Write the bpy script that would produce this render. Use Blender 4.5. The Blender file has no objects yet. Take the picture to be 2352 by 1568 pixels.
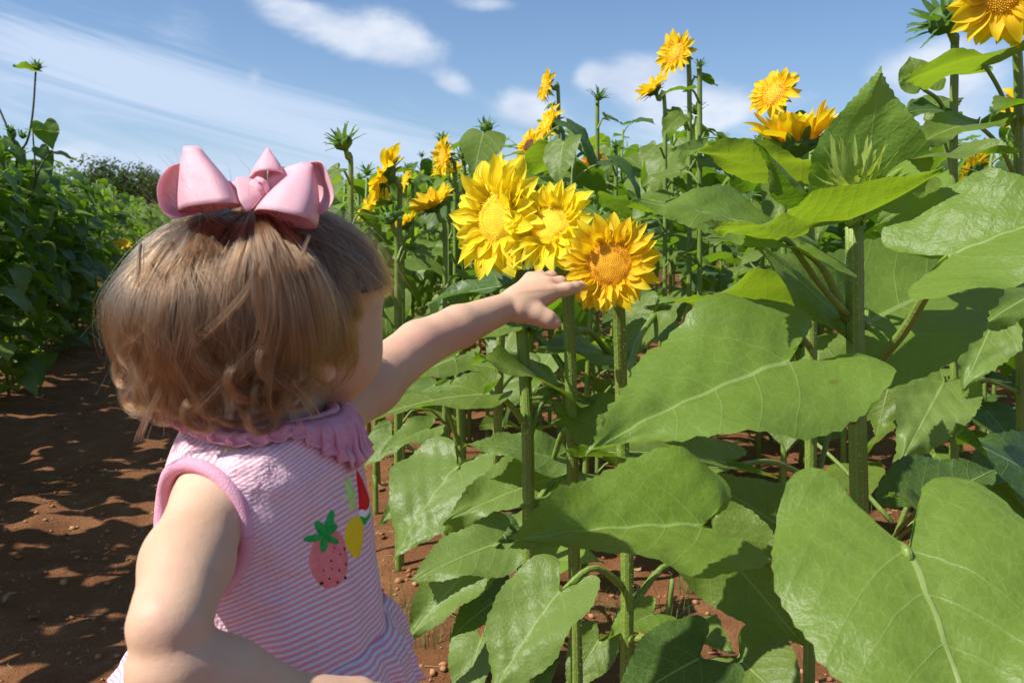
import bpy, math, random
import numpy as np
from mathutils import Vector, Matrix, Quaternion
from math import sin, cos, pi, radians, sqrt, atan2, exp

random.seed(7)
RNG = np.random.default_rng(11)
SC = bpy.context.scene
COL = SC.collection

# ------------------------------------------------------------------ camera
CAMH = 0.9
YAW = radians(17.67)
PITCH = radians(7.19)
FPX = 2037.0                      # focal length in units where the frame is 2352 wide
RGT = Vector((cos(YAW), -sin(YAW), 0))
FWD = Vector((sin(YAW), cos(YAW), 0))
cam = bpy.data.cameras.new('camera')
camo = bpy.data.objects.new('camera', cam)
COL.objects.link(camo)
camo.location = (0, 0, CAMH)
camo.rotation_euler = (pi / 2 - PITCH, 0, -YAW)
cam.sensor_width = 36
cam.lens = 36 * FPX / 2352
cam.clip_start = 0.05
cam.clip_end = 3000
cam.dof.use_dof = True
cam.dof.focus_distance = 1.12
cam.dof.aperture_fstop = 15
SC.camera = camo

# ------------------------------------------------------------------ light
SUNF = Vector((-0.61, -0.23, 0.77)).normalized()       # towards the sun: right, forward, up
SUNW = (RGT * SUNF.x + FWD * SUNF.y + Vector((0, 0, SUNF.z))).normalized()
sun = bpy.data.lights.new('sun', 'SUN')
sun.energy = 5.0
sun.angle = radians(0.55)
sun.color = (1.0, 0.955, 0.88)
suno = bpy.data.objects.new('sun', sun)
COL.objects.link(suno)
suno.rotation_euler = SUNW.to_track_quat('Z', 'Y').to_euler()
suno.location = (0, 0, 10)
SC.view_settings.view_transform = 'Standard'
SC.view_settings.look = 'None'
SC.view_settings.exposure = 0.42
SC.view_settings.gamma = 1.0
SC.view_settings.use_curve_mapping = False
SC.cycles.max_bounces = 8
SC.cycles.diffuse_bounces = 3
SC.cycles.transmission_bounces = 6
SC.cycles.transparent_max_bounces = 8


# ------------------------------------------------------------------ frames
def FW(p):
    """frame coordinates (right, forward, height above the eye) to the world"""
    return Vector((0, 0, CAMH)) + RGT * p[0] + FWD * p[1] + Vector((0, 0, p[2]))


def PX(px, py, y):
    """the point of the frame seen at px, py whose forward distance is y metres"""
    u = (px - 1176) / FPX
    v = (784 - py) / FPX
    dy = cos(PITCH) + v * sin(PITCH)
    dz = -sin(PITCH) + v * cos(PITCH)
    s = y / dy
    return Vector((u * s, y, dz * s))


def WP(px, py, y):
    return FW(PX(px, py, y))


def proj(w):
    d = Vector(w) - Vector((0, 0, CAMH))
    x, y, z = d.dot(RGT), d.dot(FWD), d.z
    dep = y * cos(PITCH) - z * sin(PITCH)
    if dep < 0.05:
        return None
    return 1176 + FPX * x / dep, 784 - FPX * (z * cos(PITCH) + y * sin(PITCH)) / dep, dep


# ------------------------------------------------------------------ node helpers
class NT:
    def __init__(self, tree):
        self.t = tree
        self.n = tree.nodes
        self.l = tree.links

    def new(self, typ, **kw):
        n = self.n.new(typ)
        for k, v in kw.items():
            if k.startswith('i_'):
                key = k[2:].replace('_', ' ')
                n.inputs[key].default_value = v
            else:
                setattr(n, k, v)
        return n

    def link(self, a, b):
        self.l.new(a, b)

    def m(self, op, a, b=None, c=None, clamp=False):
        n = self.n.new('ShaderNodeMath')
        n.operation = op
        n.use_clamp = clamp
        for i, v in enumerate((a, b, c)):
            if v is None:
                continue
            if isinstance(v, (int, float)):
                n.inputs[i].default_value = v
            else:
                self.l.new(v, n.inputs[i])
        return n.outputs[0]

    def mix(self, fac, a, b, blend='MIX'):
        n = self.n.new('ShaderNodeMix')
        n.data_type = 'RGBA'
        n.blend_type = blend
        ins = [n.inputs[0], n.inputs[6], n.inputs[7]]
        for s, v in zip(ins, (fac, a, b)):
            if isinstance(v, (int, float)):
                s.default_value = v
            elif isinstance(v, tuple):
                s.default_value = (v[0], v[1], v[2], 1)
            else:
                self.l.new(v, s)
        return n.outputs[2]

    def ramp(self, fac, lo, hi):
        n = self.n.new('ShaderNodeMapRange')
        n.interpolation_type = 'SMOOTHSTEP'
        self.l.new(fac, n.inputs[0])
        n.inputs[1].default_value = lo
        n.inputs[2].default_value = hi
        return n.outputs[0]

    def noise(self, vec, scale, detail=3, rough=0.55, dist=0.0):
        n = self.n.new('ShaderNodeTexNoise')
        n.inputs['Scale'].default_value = scale
        n.inputs['Detail'].default_value = detail
        n.inputs['Roughness'].default_value = rough
        n.inputs['Distortion'].default_value = dist
        if vec is not None:
            self.l.new(vec, n.inputs['Vector'])
        return n.outputs[0]

    def bump(self, h, strength, dist=0.01, normal=None):
        n = self.n.new('ShaderNodeBump')
        n.inputs['Strength'].default_value = strength
        n.inputs['Distance'].default_value = dist
        self.l.new(h, n.inputs['Height'])
        if normal is not None:
            self.l.new(normal, n.inputs['Normal'])
        return n.outputs[0]


def newmat(name):
    m = bpy.data.materials.new(name)
    m.use_nodes = True
    t = NT(m.node_tree)
    p = m.node_tree.nodes['Principled BSDF']
    out = m.node_tree.nodes['Material Output']
    return m, t, p, out


# ------------------------------------------------------------------ sky
def build_world():
    w = bpy.data.worlds.new('World')
    SC.world = w
    w.use_nodes = True
    t = NT(w.node_tree)
    bg = w.node_tree.nodes['Background']
    sky = t.new('ShaderNodeTexSky', sky_type='NISHITA')
    sky.sun_disc = False
    sky.sun_elevation = math.asin(SUNW.z)
    sky.sun_rotation = atan2(SUNW.x, SUNW.y)
    sky.air_density = 1.0
    sky.dust_density = 0.6
    sky.ozone_density = 2.0
    co = t.new('ShaderNodeTexCoord').outputs['Generated']
    nrm = t.new('ShaderNodeVectorMath', operation='NORMALIZE')
    t.link(co, nrm.inputs[0])
    sep = t.new('ShaderNodeSeparateXYZ')
    t.link(nrm.outputs[0], sep.inputs[0])
    X, Y, Z = sep.outputs
    az = t.m('ARCTAN2', X, Y)
    el = t.m('ARCSINE', Z)
    # cloud coordinates: compress height so clouds lie flat
    comb = t.new('ShaderNodeCombineXYZ')
    t.link(az, comb.inputs[0])
    t.link(t.m('MULTIPLY', el, 1.7), comb.inputs[1])
    vec = comb.outputs[0]
    comb2 = t.new('ShaderNodeCombineXYZ')          # long streaks for the high thin cloud
    t.link(t.m('ADD', t.m('MULTIPLY', az, 1.2), t.m('MULTIPLY', el, 0.9)), comb2.inputs[0])
    t.link(t.m('ADD', t.m('MULTIPLY', el, 9.0), t.m('MULTIPLY', az, 2.2)), comb2.inputs[1])
    vec2 = comb2.outputs[0]
    n1 = t.noise(vec, 7.0, 8, 0.58, 0.35)
    n2 = t.noise(vec2, 2.6, 8, 0.66, 0.9)
    n3 = t.noise(vec, 2.2, 3, 0.5)

    def blob(px, py, rx, ry, rot=0.0):
        p = PX(px, py, 1.0)
        d = (RGT * p.x + FWD * p.y + Vector((0, 0, p.z))).normalized()
        a0, e0 = atan2(d.x, d.y), math.asin(d.z)
        sa, se = rx / FPX, ry / FPX
        da = t.m('SUBTRACT', az, a0)
        de = t.m('SUBTRACT', el, e0)
        c, s = cos(rot), sin(rot)
        u = t.m('DIVIDE', t.m('ADD', t.m('MULTIPLY', da, c), t.m('MULTIPLY', de, -s)), sa)
        v = t.m('DIVIDE', t.m('ADD', t.m('MULTIPLY', da, s), t.m('MULTIPLY', de, c)), se)
        q = t.m('ADD', t.m('MULTIPLY', u, u), t.m('MULTIPLY', v, v))
        return t.m('EXPONENT', t.m('MULTIPLY', q, -1.0))

    def total(bl):
        s = None
        for (b, k) in bl:
            x = t.m('MULTIPLY', blob(*b), k)
            s = x if s is None else t.m('ADD', s, x)
        return s
    cum = total([((880, 85, 150, 62, 0.25), 1.0), ((690, 50, 130, 45, 0.3), .75), ((1045, 195, 50, 28, .3), .75),
                 ((585, 175, 28, 35), .6), ((665, 160, 40, 25), .55), ((1450, 180, 110, 46, -.1), 1.2),
                 ((1350, 175, 35, 32), .75), ((1210, 245, 80, 42), .95), ((1560, 235, 170, 42), .5),
                 ((2150, 160, 140, 85, -.2), 1.15), ((2150, 290, 80, 34), 1.0), ((1650, 250, 160, 40), .9), ((1110, 8, 80, 20), .65),
                 ((190, 350, 70, 40), .75), ((1500, 300, 300, 40), .45), ((900, 320, 90, 50), .5)])
    wis = total([((120, 130, 420, 62, .16), .85), ((560, 240, 480, 70, .22), .8), ((60, 260, 330, 60, .1), .5), ((1500, 330, 700, 60, 0), .45),
                 ((420, 60, 70, 50), .3), ((250, 410, 500, 70, 0), .75), ((1000, 400, 900, 50, 0), .45), ((800, 300, 150, 50, .2), .35)])
    away = t.m('SUBTRACT', 1.0, blob(1176, 500, 1700, 1100))
    gen = t.m('MULTIPLY', away, t.ramp(n3, .42, .7))
    d1 = t.ramp(t.m('ADD', t.m('MULTIPLY', n1, 1.15), t.m('MULTIPLY', t.m('ADD', cum, t.m('MULTIPLY', gen, .75)), .62)), .80, 1.22)
    d2 = t.ramp(t.m('ADD', t.m('MULTIPLY', n2, 1.5), t.m('MULTIPLY', t.m('ADD', wis, t.m('MULTIPLY', gen, .5)), .60)), .88, 1.50)
    d1 = t.m('MULTIPLY', d1, .85)
    d2 = t.m('MULTIPLY', d2, .80)
    shade = t.ramp(t.noise(vec, 13.0, 4, .55), .3, .75)
    ccol = t.mix(shade, (5.8, 6.5, 8.0), (8.8, 9.1, 9.6))
    wcol = (6.2, 7.2, 8.9)
    c = t.mix(1.0, sky.outputs[0], (.84, .98, 1.16), 'MULTIPLY')
    c = t.mix(d2, c, wcol)
    c = t.mix(d1, c, ccol)
    # pale band of far haze low down
    low = t.m('EXPONENT', t.m('MULTIPLY', t.m('MAXIMUM', el, 0.0), -9.0))
    c = t.mix(t.m('MULTIPLY', low, .5), c, (4.9, 6.3, 8.6))
    t.link(c, bg.inputs['Color'])
    bg.inputs['Strength'].default_value = 0.084


build_world()

# ------------------------------------------------------------------ materials


def leaf_material(name, top, under, trans, rough=0.42, vein=(0.32, 0.43, 0.13), tw=0.42, spots=0.0, bumpk=1.0):
    m, t, p, out = newmat(name)
    uv = t.new('ShaderNodeUVMap')
    sep = t.new('ShaderNodeSeparateXYZ')
    t.link(uv.outputs[0], sep.inputs[0])
    x = t.m('ABSOLUTE', t.m('SUBTRACT', sep.outputs[0], 0.5))
    y = sep.outputs[1]
    co = t.new('ShaderNodeTexCoord').outputs['Object']
    wob = t.m('MULTIPLY', t.m('SUBTRACT', t.noise(uv.outputs[0], 5.0, 2), .5), .035)
    w = t.m('ADD', t.m('SUBTRACT', t.m('SUBTRACT', y, t.m('MULTIPLY', x, .62)), t.m('MULTIPLY', t.m('MULTIPLY', x, x), 1.2)), wob)
    # lateral veins, even steps along the midrib
    fr = t.m('ABSOLUTE', t.m('SUBTRACT', t.m('FRACT', t.m('ADD', t.m('MULTIPLY', w, 5.0), .5)), .5))
    thick = t.m('MULTIPLY', t.m('SUBTRACT', 1.15, y), .028)
    lat = t.m('SUBTRACT', 1.0, t.ramp(t.m('DIVIDE', fr, thick), .35, 1.3))
    lat = t.m('MULTIPLY', lat, t.ramp(w, -.05, -.02))
    mid = t.m('SUBTRACT', 1.0, t.ramp(t.m('DIVIDE', x, t.m('MULTIPLY', t.m('SUBTRACT', 1.25, y), .0105)), .5, 1.25))
    # secondary net between the laterals
    cv = t.new('ShaderNodeTexVoronoi', feature='DISTANCE_TO_EDGE')
    cv.inputs['Scale'].default_value = 17
    t.link(uv.outputs[0], cv.inputs['Vector'])
    net = t.m('SUBTRACT', 1.0, t.ramp(cv.outputs[0], 0.0, 0.09))
    lat = t.m('MULTIPLY', lat, t.m('SUBTRACT', 1.0, t.m('MULTIPLY', x, 1.3), clamp=True))
    vm = t.m('MAXIMUM', mid, t.m('MULTIPLY', lat, .58), clamp=True)
    vm = t.m('MAXIMUM', vm, t.m('MULTIPLY', net, .16), clamp=True)
    oi = t.new('ShaderNodeObjectInfo').outputs['Random']
    ns = t.noise(co, 11.0, 5, .65, .4)
    ns2 = t.noise(co, 60.0, 3)
    var = t.m('ADD', t.m('MULTIPLY', ns, .7), t.m('MULTIPLY', oi, .6))
    dark = tuple(c * .55 for c in top)
    lite = (top[0] * 1.6, top[1] * 1.3, top[2] * 1.4)
    ctop = t.mix(t.ramp(var, .25, .95), dark, lite)
    ctop = t.mix(t.m('MULTIPLY', ns2, .25), ctop, (top[0] * 1.7, top[1] * 1.35, top[2] * 1.1))
    geo = t.new('ShaderNodeNewGeometry')
    c = t.mix(geo.outputs['Backfacing'], ctop, under)
    c = t.mix(t.m('MULTIPLY', vm, .95), c, vein)
    if spots:
        sv = t.noise(co, 130.0, 2)
        sp = t.m('MULTIPLY', t.ramp(sv, .66, .74), t.ramp(ns, .45, .6))
        c = t.mix(t.m('MULTIPLY', sp, spots), c, (.30, .34, .05))
    # brown nibbled blemishes, sparse
    bl = t.ramp(t.noise(co, 34.0, 2), .745, .78)
    c = t.mix(t.m('MULTIPLY', bl, .5), c, (.16, .12, .03))
    t.link(c, p.inputs['Base Color'])
    p.inputs['Roughness'].default_value = rough
    p.inputs['Specular IOR Level'].default_value = 0.36
    puff = t.m('SUBTRACT', 1.0, t.m('POWER', t.m('MULTIPLY', t.m('SUBTRACT', .5, fr), 2.0), 2.0))
    h = t.m('ADD', t.m('MULTIPLY', t.m('MULTIPLY', puff, ns), .45), t.m('MULTIPLY', vm, -.2))
    h = t.m('ADD', h, t.m('MULTIPLY', t.noise(uv.outputs[0], 9.0, 4), 1.1))
    h = t.m('ADD', h, t.m('MULTIPLY', t.noise(uv.outputs[0], 40.0, 3), .25))
    nb = t.bump(h, .55 * bumpk, .004)
    t.link(nb, p.inputs['Normal'])
    tr = t.new('ShaderNodeBsdfTranslucent')
    tc = t.mix(t.m('MULTIPLY', vm, .5), trans, (trans[0] * .75, trans[1] * .7, trans[2]))
    tc = t.mix(t.m('MULTIPLY', ns, .4), tc, tuple(v * .6 for v in trans))
    t.link(tc, tr.inputs['Color'])
    t.link(nb, tr.inputs['Normal'])
    mx = t.new('ShaderNodeMixShader')
    mx.inputs[0].default_value = tw
    t.link(p.outputs[0], mx.inputs[1])
    t.link(tr.outputs[0], mx.inputs[2])
    t.link(mx.outputs[0], out.inputs['Surface'])
    return m


M = {}
M['leaf'] = leaf_material('leaf_green', (.100, .190, .022), (.15, .22, .035), (.23, .43, .014))
M['leaf_pale'] = leaf_material('leaf_pale_green', (.160, .255, .060), (.18, .27, .06), (.28, .48, .02), spots=.45)
M['leaf_near'] = leaf_material('leaf_near_green', (.160, .275, .042), (.17, .27, .04), (.26, .47, .012), bumpk=1.0, spots=.12)
M['leaf_young'] = leaf_material('leaf_young_green', (.15, .25, .045), (.19, .31, .045), (.36, .54, .02), tw=.45)
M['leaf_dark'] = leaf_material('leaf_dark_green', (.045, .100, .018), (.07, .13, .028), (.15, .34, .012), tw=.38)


def simple(name, col, rough=.6, spec=.4, nscale=None, col2=None, bump=0, bscale=200, sss=0, trans=None, tw=.3, vec='Object'):
    m, t, p, out = newmat(name)
    co = t.new('ShaderNodeTexCoord').outputs[vec]
    if nscale:
        c = t.mix(t.ramp(t.noise(co, nscale, 4), .3, .7), col, col2)
        t.link(c, p.inputs['Base Color'])
    else:
        p.inputs['Base Color'].default_value = (*col, 1)
    p.inputs['Roughness'].default_value = rough
    p.inputs['Specular IOR Level'].default_value = spec
    if bump:
        t.link(t.bump(t.noise(co, bscale, 3), bump, .002), p.inputs['Normal'])
    if sss:
        p.inputs['Subsurface Weight'].default_value = sss
    if trans:
        tr = t.new('ShaderNodeBsdfTranslucent')
        tr.inputs['Color'].default_value = (*trans, 1)
        mx = t.new('ShaderNodeMixShader')
        mx.inputs[0].default_value = tw
        t.link(p.outputs[0], mx.inputs[1])
        t.link(tr.outputs[0], mx.inputs[2])
        t.link(mx.outputs[0], out.inputs['Surface'])
    return m


def stem_material():
    m, t, p, out = newmat('stem_green')
    tc = t.new('ShaderNodeTexCoord')
    uv = t.new('ShaderNodeUVMap')
    sep = t.new('ShaderNodeSeparateXYZ')
    t.link(uv.outputs[0], sep.inputs[0])
    n = t.noise(tc.outputs['Object'], 12.0, 4)
    n2 = t.noise(tc.outputs['Object'], 260.0, 2)
    c = t.mix(t.ramp(n, .3, .7), (.12, .20, .022), (.20, .28, .04))
    stripe = t.ramp(t.m('SINE', t.m('MULTIPLY', sep.outputs[0], 2 * pi * 9)), .2, .95)
    c = t.mix(t.m('MULTIPLY', stripe, .40), c, (.27, .35, .10))
    c = t.mix(t.m('MULTIPLY', t.ramp(n2, .62, .7), .6), c, (.42, .5, .25))
    t.link(c, p.inputs['Base Color'])
    p.inputs['Roughness'].default_value = .5
    p.inputs['Subsurface Weight'].default_value = .0
    h = t.m('ADD', t.m('MULTIPLY', stripe, .4), n2)
    t.link(t.bump(h, .7, .0015), p.inputs['Normal'])
    return m


M['stem'] = stem_material()
M['stem_dark'] = simple('stem_dark', (.06, .07, .03), .6, .3, 20, (.10, .09, .045))
M['bristle'] = simple('stem_bristle', (.45, .52, .30), .6, .3)
M['bract'] = simple('bract_green', (.07, .15, .03), .55, .35, 30, (.13, .23, .05), .4, 150, 0, (.2, .38, .03), .3)
M['bract_young'] = simple('bract_young', (.26, .36, .06), .55, .35, 30, (.38, .46, .12), .4, 150, 0, (.5, .6, .06), .45)


def petal_material(name, c1, c2, tr_c):
    m, t, p, out = newmat(name)
    uv = t.new('ShaderNodeUVMap')
    sep = t.new('ShaderNodeSeparateXYZ')
    t.link(uv.outputs[0], sep.inputs[0])
    oi = t.new('ShaderNodeObjectInfo').outputs['Random']
    co = t.new('ShaderNodeTexCoord').outputs['Object']
    along = sep.outputs[1]
    st = t.m('SINE', t.m('MULTIPLY', sep.outputs[0], 58.0))
    c = t.mix(t.ramp(along, -.1, .85), c2, c1)
    c = t.mix(t.m('MULTIPLY', t.ramp(t.noise(co, 4.0, 3), .35, .7), .35), c, c2)
    c = t.mix(t.m('MULTIPLY', oi, .3), c, c2)
    c = t.mix(t.m('MULTIPLY', t.ramp(st, .2, 1), .16), c, (c2[0] * .85, c2[1] * .7, c2[2]))
    t.link(c, p.inputs['Base Color'])
    p.inputs['Roughness'].default_value = .5
    p.inputs['Specular IOR Level'].default_value = .3
    nb = t.bump(st, .35, .0008)
    t.link(nb, p.inputs['Normal'])
    tr = t.new('ShaderNodeBsdfTranslucent')
    tr.inputs['Color'].default_value = (*tr_c, 1)
    mx = t.new('ShaderNodeMixShader')
    mx.inputs[0].default_value = .42
    t.link(p.outputs[0], mx.inputs[1])
    t.link(tr.outputs[0], mx.inputs[2])
    t.link(mx.outputs[0], out.inputs['Surface'])
    return m


M['petal_lemon'] = petal_material('petal_lemon', (.93, .80, .035), (.91, .70, .010), (.98, .84, .02))
M['petal_gold'] = petal_material('petal_gold', (.94, .72, .018), (.91, .58, .006), (.98, .72, .010))
M['petal_orange'] = petal_material('petal_orange', (.80, .36, .01), (.72, .24, .003), (.9, .36, .003))


def disc_material(name, a, b, cen):
    m, t, p, out = newmat(name)
    uv = t.new('ShaderNodeUVMap')
    sep = t.new('ShaderNodeSeparateXYZ')
    t.link(uv.outputs[0], sep.inputs[0])
    c = t.mix(t.ramp(sep.outputs[0], .1, .95), cen, a)
    c = t.mix(sep.outputs[1], c, b)
    t.link(c, p.inputs['Base Color'])
    p.inputs['Roughness'].default_value = .7
    return m


M['disc_lemon'] = disc_material('disc_lemon', (.95, .76, .03), (.90, .60, .02), (.93, .80, .05))
M['disc_gold'] = disc_material('disc_gold', (.96, .62, .018), (.88, .42, .010), (.95, .72, .03))
M['disc_brown'] = disc_material('disc_brown', (.28, .11, .015), (.15, .06, .01), (.12, .06, .02))


def soil_material():
    m, t, p, out = newmat('red_soil')
    co = t.new('ShaderNodeTexCoord').outputs['Object']
    n0 = t.noise(co, 1.3, 5, .6)
    n1 = t.noise(co, 9.0, 6, .65)
    n2 = t.noise(co, 70.0, 5, .7)
    n3 = t.noise(co, 260.0, 4, .7)
    c = t.mix(t.ramp(n0, .3, .7), (.185, .076, .030), (.285, .128, .054))
    c = t.mix(t.m('MULTIPLY', t.ramp(n1, .45, .8), .7), c, (.40, .20, .095))
    c = t.mix(t.m('MULTIPLY', t.ramp(n2, .35, .75), .5), c, (.17, .064, .028))
    c = t.mix(t.m('MULTIPLY', t.ramp(n3, .62, .75), .5), c, (.52, .30, .17))
    t.link(c, p.inputs['Base Color'])
    p.inputs['Roughness'].default_value = .93
    p.inputs['Specular IOR Level'].default_value = .15
    h = t.m('ADD', t.m('MULTIPLY', n2, .9), t.m('MULTIPLY', n3, .55))
    b1 = t.bump(n1, .8, .03)
    t.link(t.bump(h, .95, .011, b1), p.inputs['Normal'])
    return m


M['soil'] = soil_material()
M['clod'] = simple('soil_clod', (.30, .125, .055), .95, .15, 14, (.46, .24, .12), .9, 120)
M['grass'] = simple('grass_blade', (.07, .13, .03), .6, .3, 8, (.16, .20, .06), 0, 0, 0, (.2, .35, .05), .3)
M['tree_leaf'] = simple('tree_foliage', (.030, .058, .012), .6, .3, 1.2, (.080, .125, .026), 0, 0, 0, (.12, .20, .02), .3)
M['bark'] = simple('tree_bark', (.09, .065, .045), .9, .2, 6, (.15, .12, .09), .5, 20)


# ------------------------------------------------------------------ object helpers
def mesh(name, verts, faces, mats=(), midx=None, uv=None, smooth=True):
    me = bpy.data.meshes.new(name)
    v = np.asarray(verts, dtype=np.float32)
    me.vertices.add(len(v))
    me.vertices.foreach_set('co', v.ravel())
    if isinstance(faces, np.ndarray):
        nf, k = faces.shape
        loops = faces.ravel().astype(np.int32)
        starts = np.arange(nf, dtype=np.int32) * k
        tot = np.full(nf, k, dtype=np.int32)
    else:
        loops = np.array([i for f in faces for i in f], dtype=np.int32)
        tot = np.array([len(f) for f in faces], dtype=np.int32)
        starts = np.concatenate([[0], np.cumsum(tot)[:-1]]).astype(np.int32)
        nf = len(faces)
    me.loops.add(len(loops))
    me.loops.foreach_set('vertex_index', loops)
    me.polygons.add(nf)
    me.polygons.foreach_set('loop_start', starts)
    me.polygons.foreach_set('loop_total', tot)
    if smooth:
        me.polygons.foreach_set('use_smooth', np.ones(nf, dtype=bool))
    for m in mats:
        me.materials.append(m)
    if midx is not None:
        me.polygons.foreach_set('material_index', np.asarray(midx, dtype=np.int32))
    if uv is not None:
        l = me.uv_layers.new(name='UVMap')
        u = np.asarray(uv, dtype=np.float32)[loops]
        l.data.foreach_set('uv', u.ravel())
    me.update(calc_edges=True)
    me.validate()
    return me


def link(name, data, parent=None, mat=None):
    o = bpy.data.objects.new(name, data)
    COL.objects.link(o)
    if parent is not None:
        o.parent = parent
    if mat is not None:
        o.matrix_local = mat
    return o


def tag(o, label=None, cat=None, group=None, kind=None):
    if label:
        o['label'] = label
    if cat:
        o['category'] = cat
    if group:
        o['group'] = group
    if kind:
        o['kind'] = kind
    return o


class Geo:
    def __init__(self):
        self.v = []
        self.f = []
        self.u = []
        self.mi = []
        self.n = 0

    def add(self, v, f, u=None, mi=0):
        v = np.asarray(v, dtype=float).reshape(-1, 3)
        self.v.append(v)
        self.u.append(np.asarray(u, dtype=float).reshape(-1, 2) if u is not None else np.zeros((len(v), 2)))
        for q in f:
            self.f.append(tuple(int(i) + self.n for i in q))
            self.mi.append(mi)
        self.n += len(v)

    def mesh(self, name, mats, smooth=True):
        return mesh(name, np.concatenate(self.v), self.f, mats, self.mi, np.concatenate(self.u), smooth)


def grid_faces(nu, nv, wrap=False):
    f = []
    for i in range(nu - 1):
        for j in range(nv - 1 if not wrap else nv):
            a = i * nv + j
            b = i * nv + (j + 1) % nv
            f.append((a, b, b + nv, a + nv))
    return f


def spline(pts, n):
    """Catmull-Rom through the points, n samples"""
    P = np.array([list(p) for p in pts], dtype=float)
    if len(P) == 2:
        s = np.linspace(0, 1, n)[:, None]
        return P[0] * (1 - s) + P[1] * s
    Q = np.vstack([2 * P[0] - P[1], P, 2 * P[-1] - P[-2]])
    out = []
    m = len(P) - 1
    for s in np.linspace(0, m, n):
        i = min(int(s), m - 1)
        t = s - i
        p0, p1, p2, p3 = Q[i], Q[i + 1], Q[i + 2], Q[i + 3]
        out.append(.5 * ((2 * p1) + (-p0 + p2) * t + (2 * p0 - 5 * p1 + 4 * p2 - p3) * t * t + (-p0 + 3 * p1 - 3 * p2 + p3) * t ** 3))
    return np.array(out)


def tube(path, rad, ns=8, rib=0.0, caps=True):
    """verts, faces, uv of a tube along the path; rad a number or one per point"""
    P = np.asarray(path, dtype=float)
    n = len(P)
    R = np.full(n, rad) if np.isscalar(rad) else np.interp(np.linspace(0, 1, n), np.linspace(0, 1, len(rad)), rad)
    T = np.gradient(P, axis=0)
    T /= np.linalg.norm(T, axis=1)[:, None] + 1e-12
    ref = np.array([0, 0, 1.0]) if abs(T[0][2]) < .9 else np.array([1.0, 0, 0])
    N = np.cross(T[0], ref)
    N /= np.linalg.norm(N)
    V = []
    U = []
    L = 0
    for i in range(n):
        if i:
            L += np.linalg.norm(P[i] - P[i - 1])
            N = N - T[i] * np.dot(N, T[i])
            N /= np.linalg.norm(N) + 1e-12
        B = np.cross(T[i], N)
        for j in range(ns):
            a = 2 * pi * j / ns
            r = R[i] * (1 + rib * (1 if j % 2 else -1))
            V.append(P[i] + N * cos(a) * r + B * sin(a) * r)
            U.append((j / ns if j <= ns / 2 else 1 - j / ns, L))
    F = grid_faces(n, ns, True)
    if caps:
        F.append(tuple(range(ns - 1, -1, -1)))
        F.append(tuple((n - 1) * ns + j for j in range(ns)))
    return V, F, U


# ------------------------------------------------------------------ leaf blades
def blade(L, W, nt, ns, fold=.25, droop=.7, wave=.03, teeth=1.0, lobe=.17, puff=.0, seed=0, curl=0.0, twist=0.0):
    """a sunflower leaf: along +X from the petiole joint, normal +Z. Returns verts, faces, uv"""
    rr = random.Random(seed)
    lb = lobe * .95
    a1, a2 = 1 + rr.uniform(-.08, .08), 1 + rr.uniform(-.08, .08)
    C = [(.0, .02, 0), (-lb * .42, .16, 0), (-lb * .95, .42, 0), (-lb * .85, .72, .01), (-lb * .15, .93, .05), (.14, 1.0, .15), (.32, .93 * a1, .30), (.50, .74 * a2, .48),
         (.67, .50, .64), (.81, .27, .79), (.92, .10, .91), (1, .0, 1)]
    P = spline(C, nt)
    ox, oy, ms = P[:, 0], P[:, 1] * W / 2 / L, np.clip(P[:, 2], 0, 1)
    oy[0] = .004
    oy[-1] = 0
    ph1, ph2, ph3 = (rr.uniform(0, 6.28) for _ in range(3))
    S = np.linspace(-1, 1, ns)
    ts = np.linspace(0, 1, 40)
    ang = droop * (ts ** 1.2)
    px = np.concatenate([[0], np.cumsum(np.cos((ang[1:] + ang[:-1]) / 2) * np.diff(ts))])
    pz = np.concatenate([[0], np.cumsum(-np.sin((ang[1:] + ang[:-1]) / 2) * np.diff(ts))])
    asy = (1 + rr.uniform(-.06, .06), 1 + rr.uniform(-.06, .06))
    V = []
    U = []
    for i in range(nt):
        tl = ((i * (28.0 / nt)) % 1.0)
        jag = (.5 + rr.random(), .5 + rr.random())
        for s in S:
            a = abs(s)
            sg = 1 if s > 0 else 0
            k = a ** .92
            x = ms[i] + (ox[i] - ms[i]) * k - .03 * sin(pi * k) * min(1, ms[i] / .3)
            y = oy[i] * k * asy[sg]
            if teeth and a > .99 and 3 < i < nt - 3:
                tt = (tl - .45) * .020 * teeth * jag[sg]
                y += tt * (.4 + .6 * min(1, i / nt * 2))
                x += tt * .25
            y = y if s > 0 else -y
            flatx, flaty = x, y
            w = x - .62 * abs(y) - 1.2 * y * y
            fr = abs(((w * 5.0 + .5) % 1.0) - .5) * 2
            z = fold * abs(y) - curl * y * y * L / W * 1.2
            z += 1.5 * wave * a * a * (sin(x * 9 + ph1 + 2 * sg) * .8 + sin(x * 17 + ph2 + s * 3) * .35)
            z += .014 * sin(x * 7 + ph3 + s * 3) * min(1, a * 2.5) + .04 * a * a * sin(x * 4.2 + ph2 + 1.5 * sg)
            z += puff * (1 - (1 - fr) ** 2) * (1 - a ** 4) * (.4 + .6 * sin(x * 5 + s * 3 + ph1) ** 2)
            z += puff * .5 * sin(x * 31 + ph2) * sin(y * 37 + ph1) * (1 - a ** 4)
            q = min(max(x, 0), 1)
            cx, cz, an = np.interp(q, ts, px), np.interp(q, ts, pz), np.interp(q, ts, ang)
            if x < 0:
                cx += x
            tw = twist * q
            yy = y * cos(tw) - z * sin(tw)
            zz = y * sin(tw) + z * cos(tw)
            V.append(((cx + zz * sin(an)) * L, yy * L, (cz + zz * cos(an)) * L))
            U.append((.5 + flaty, flatx))
    return np.array(V), grid_faces(nt, ns), np.array(U)


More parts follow.
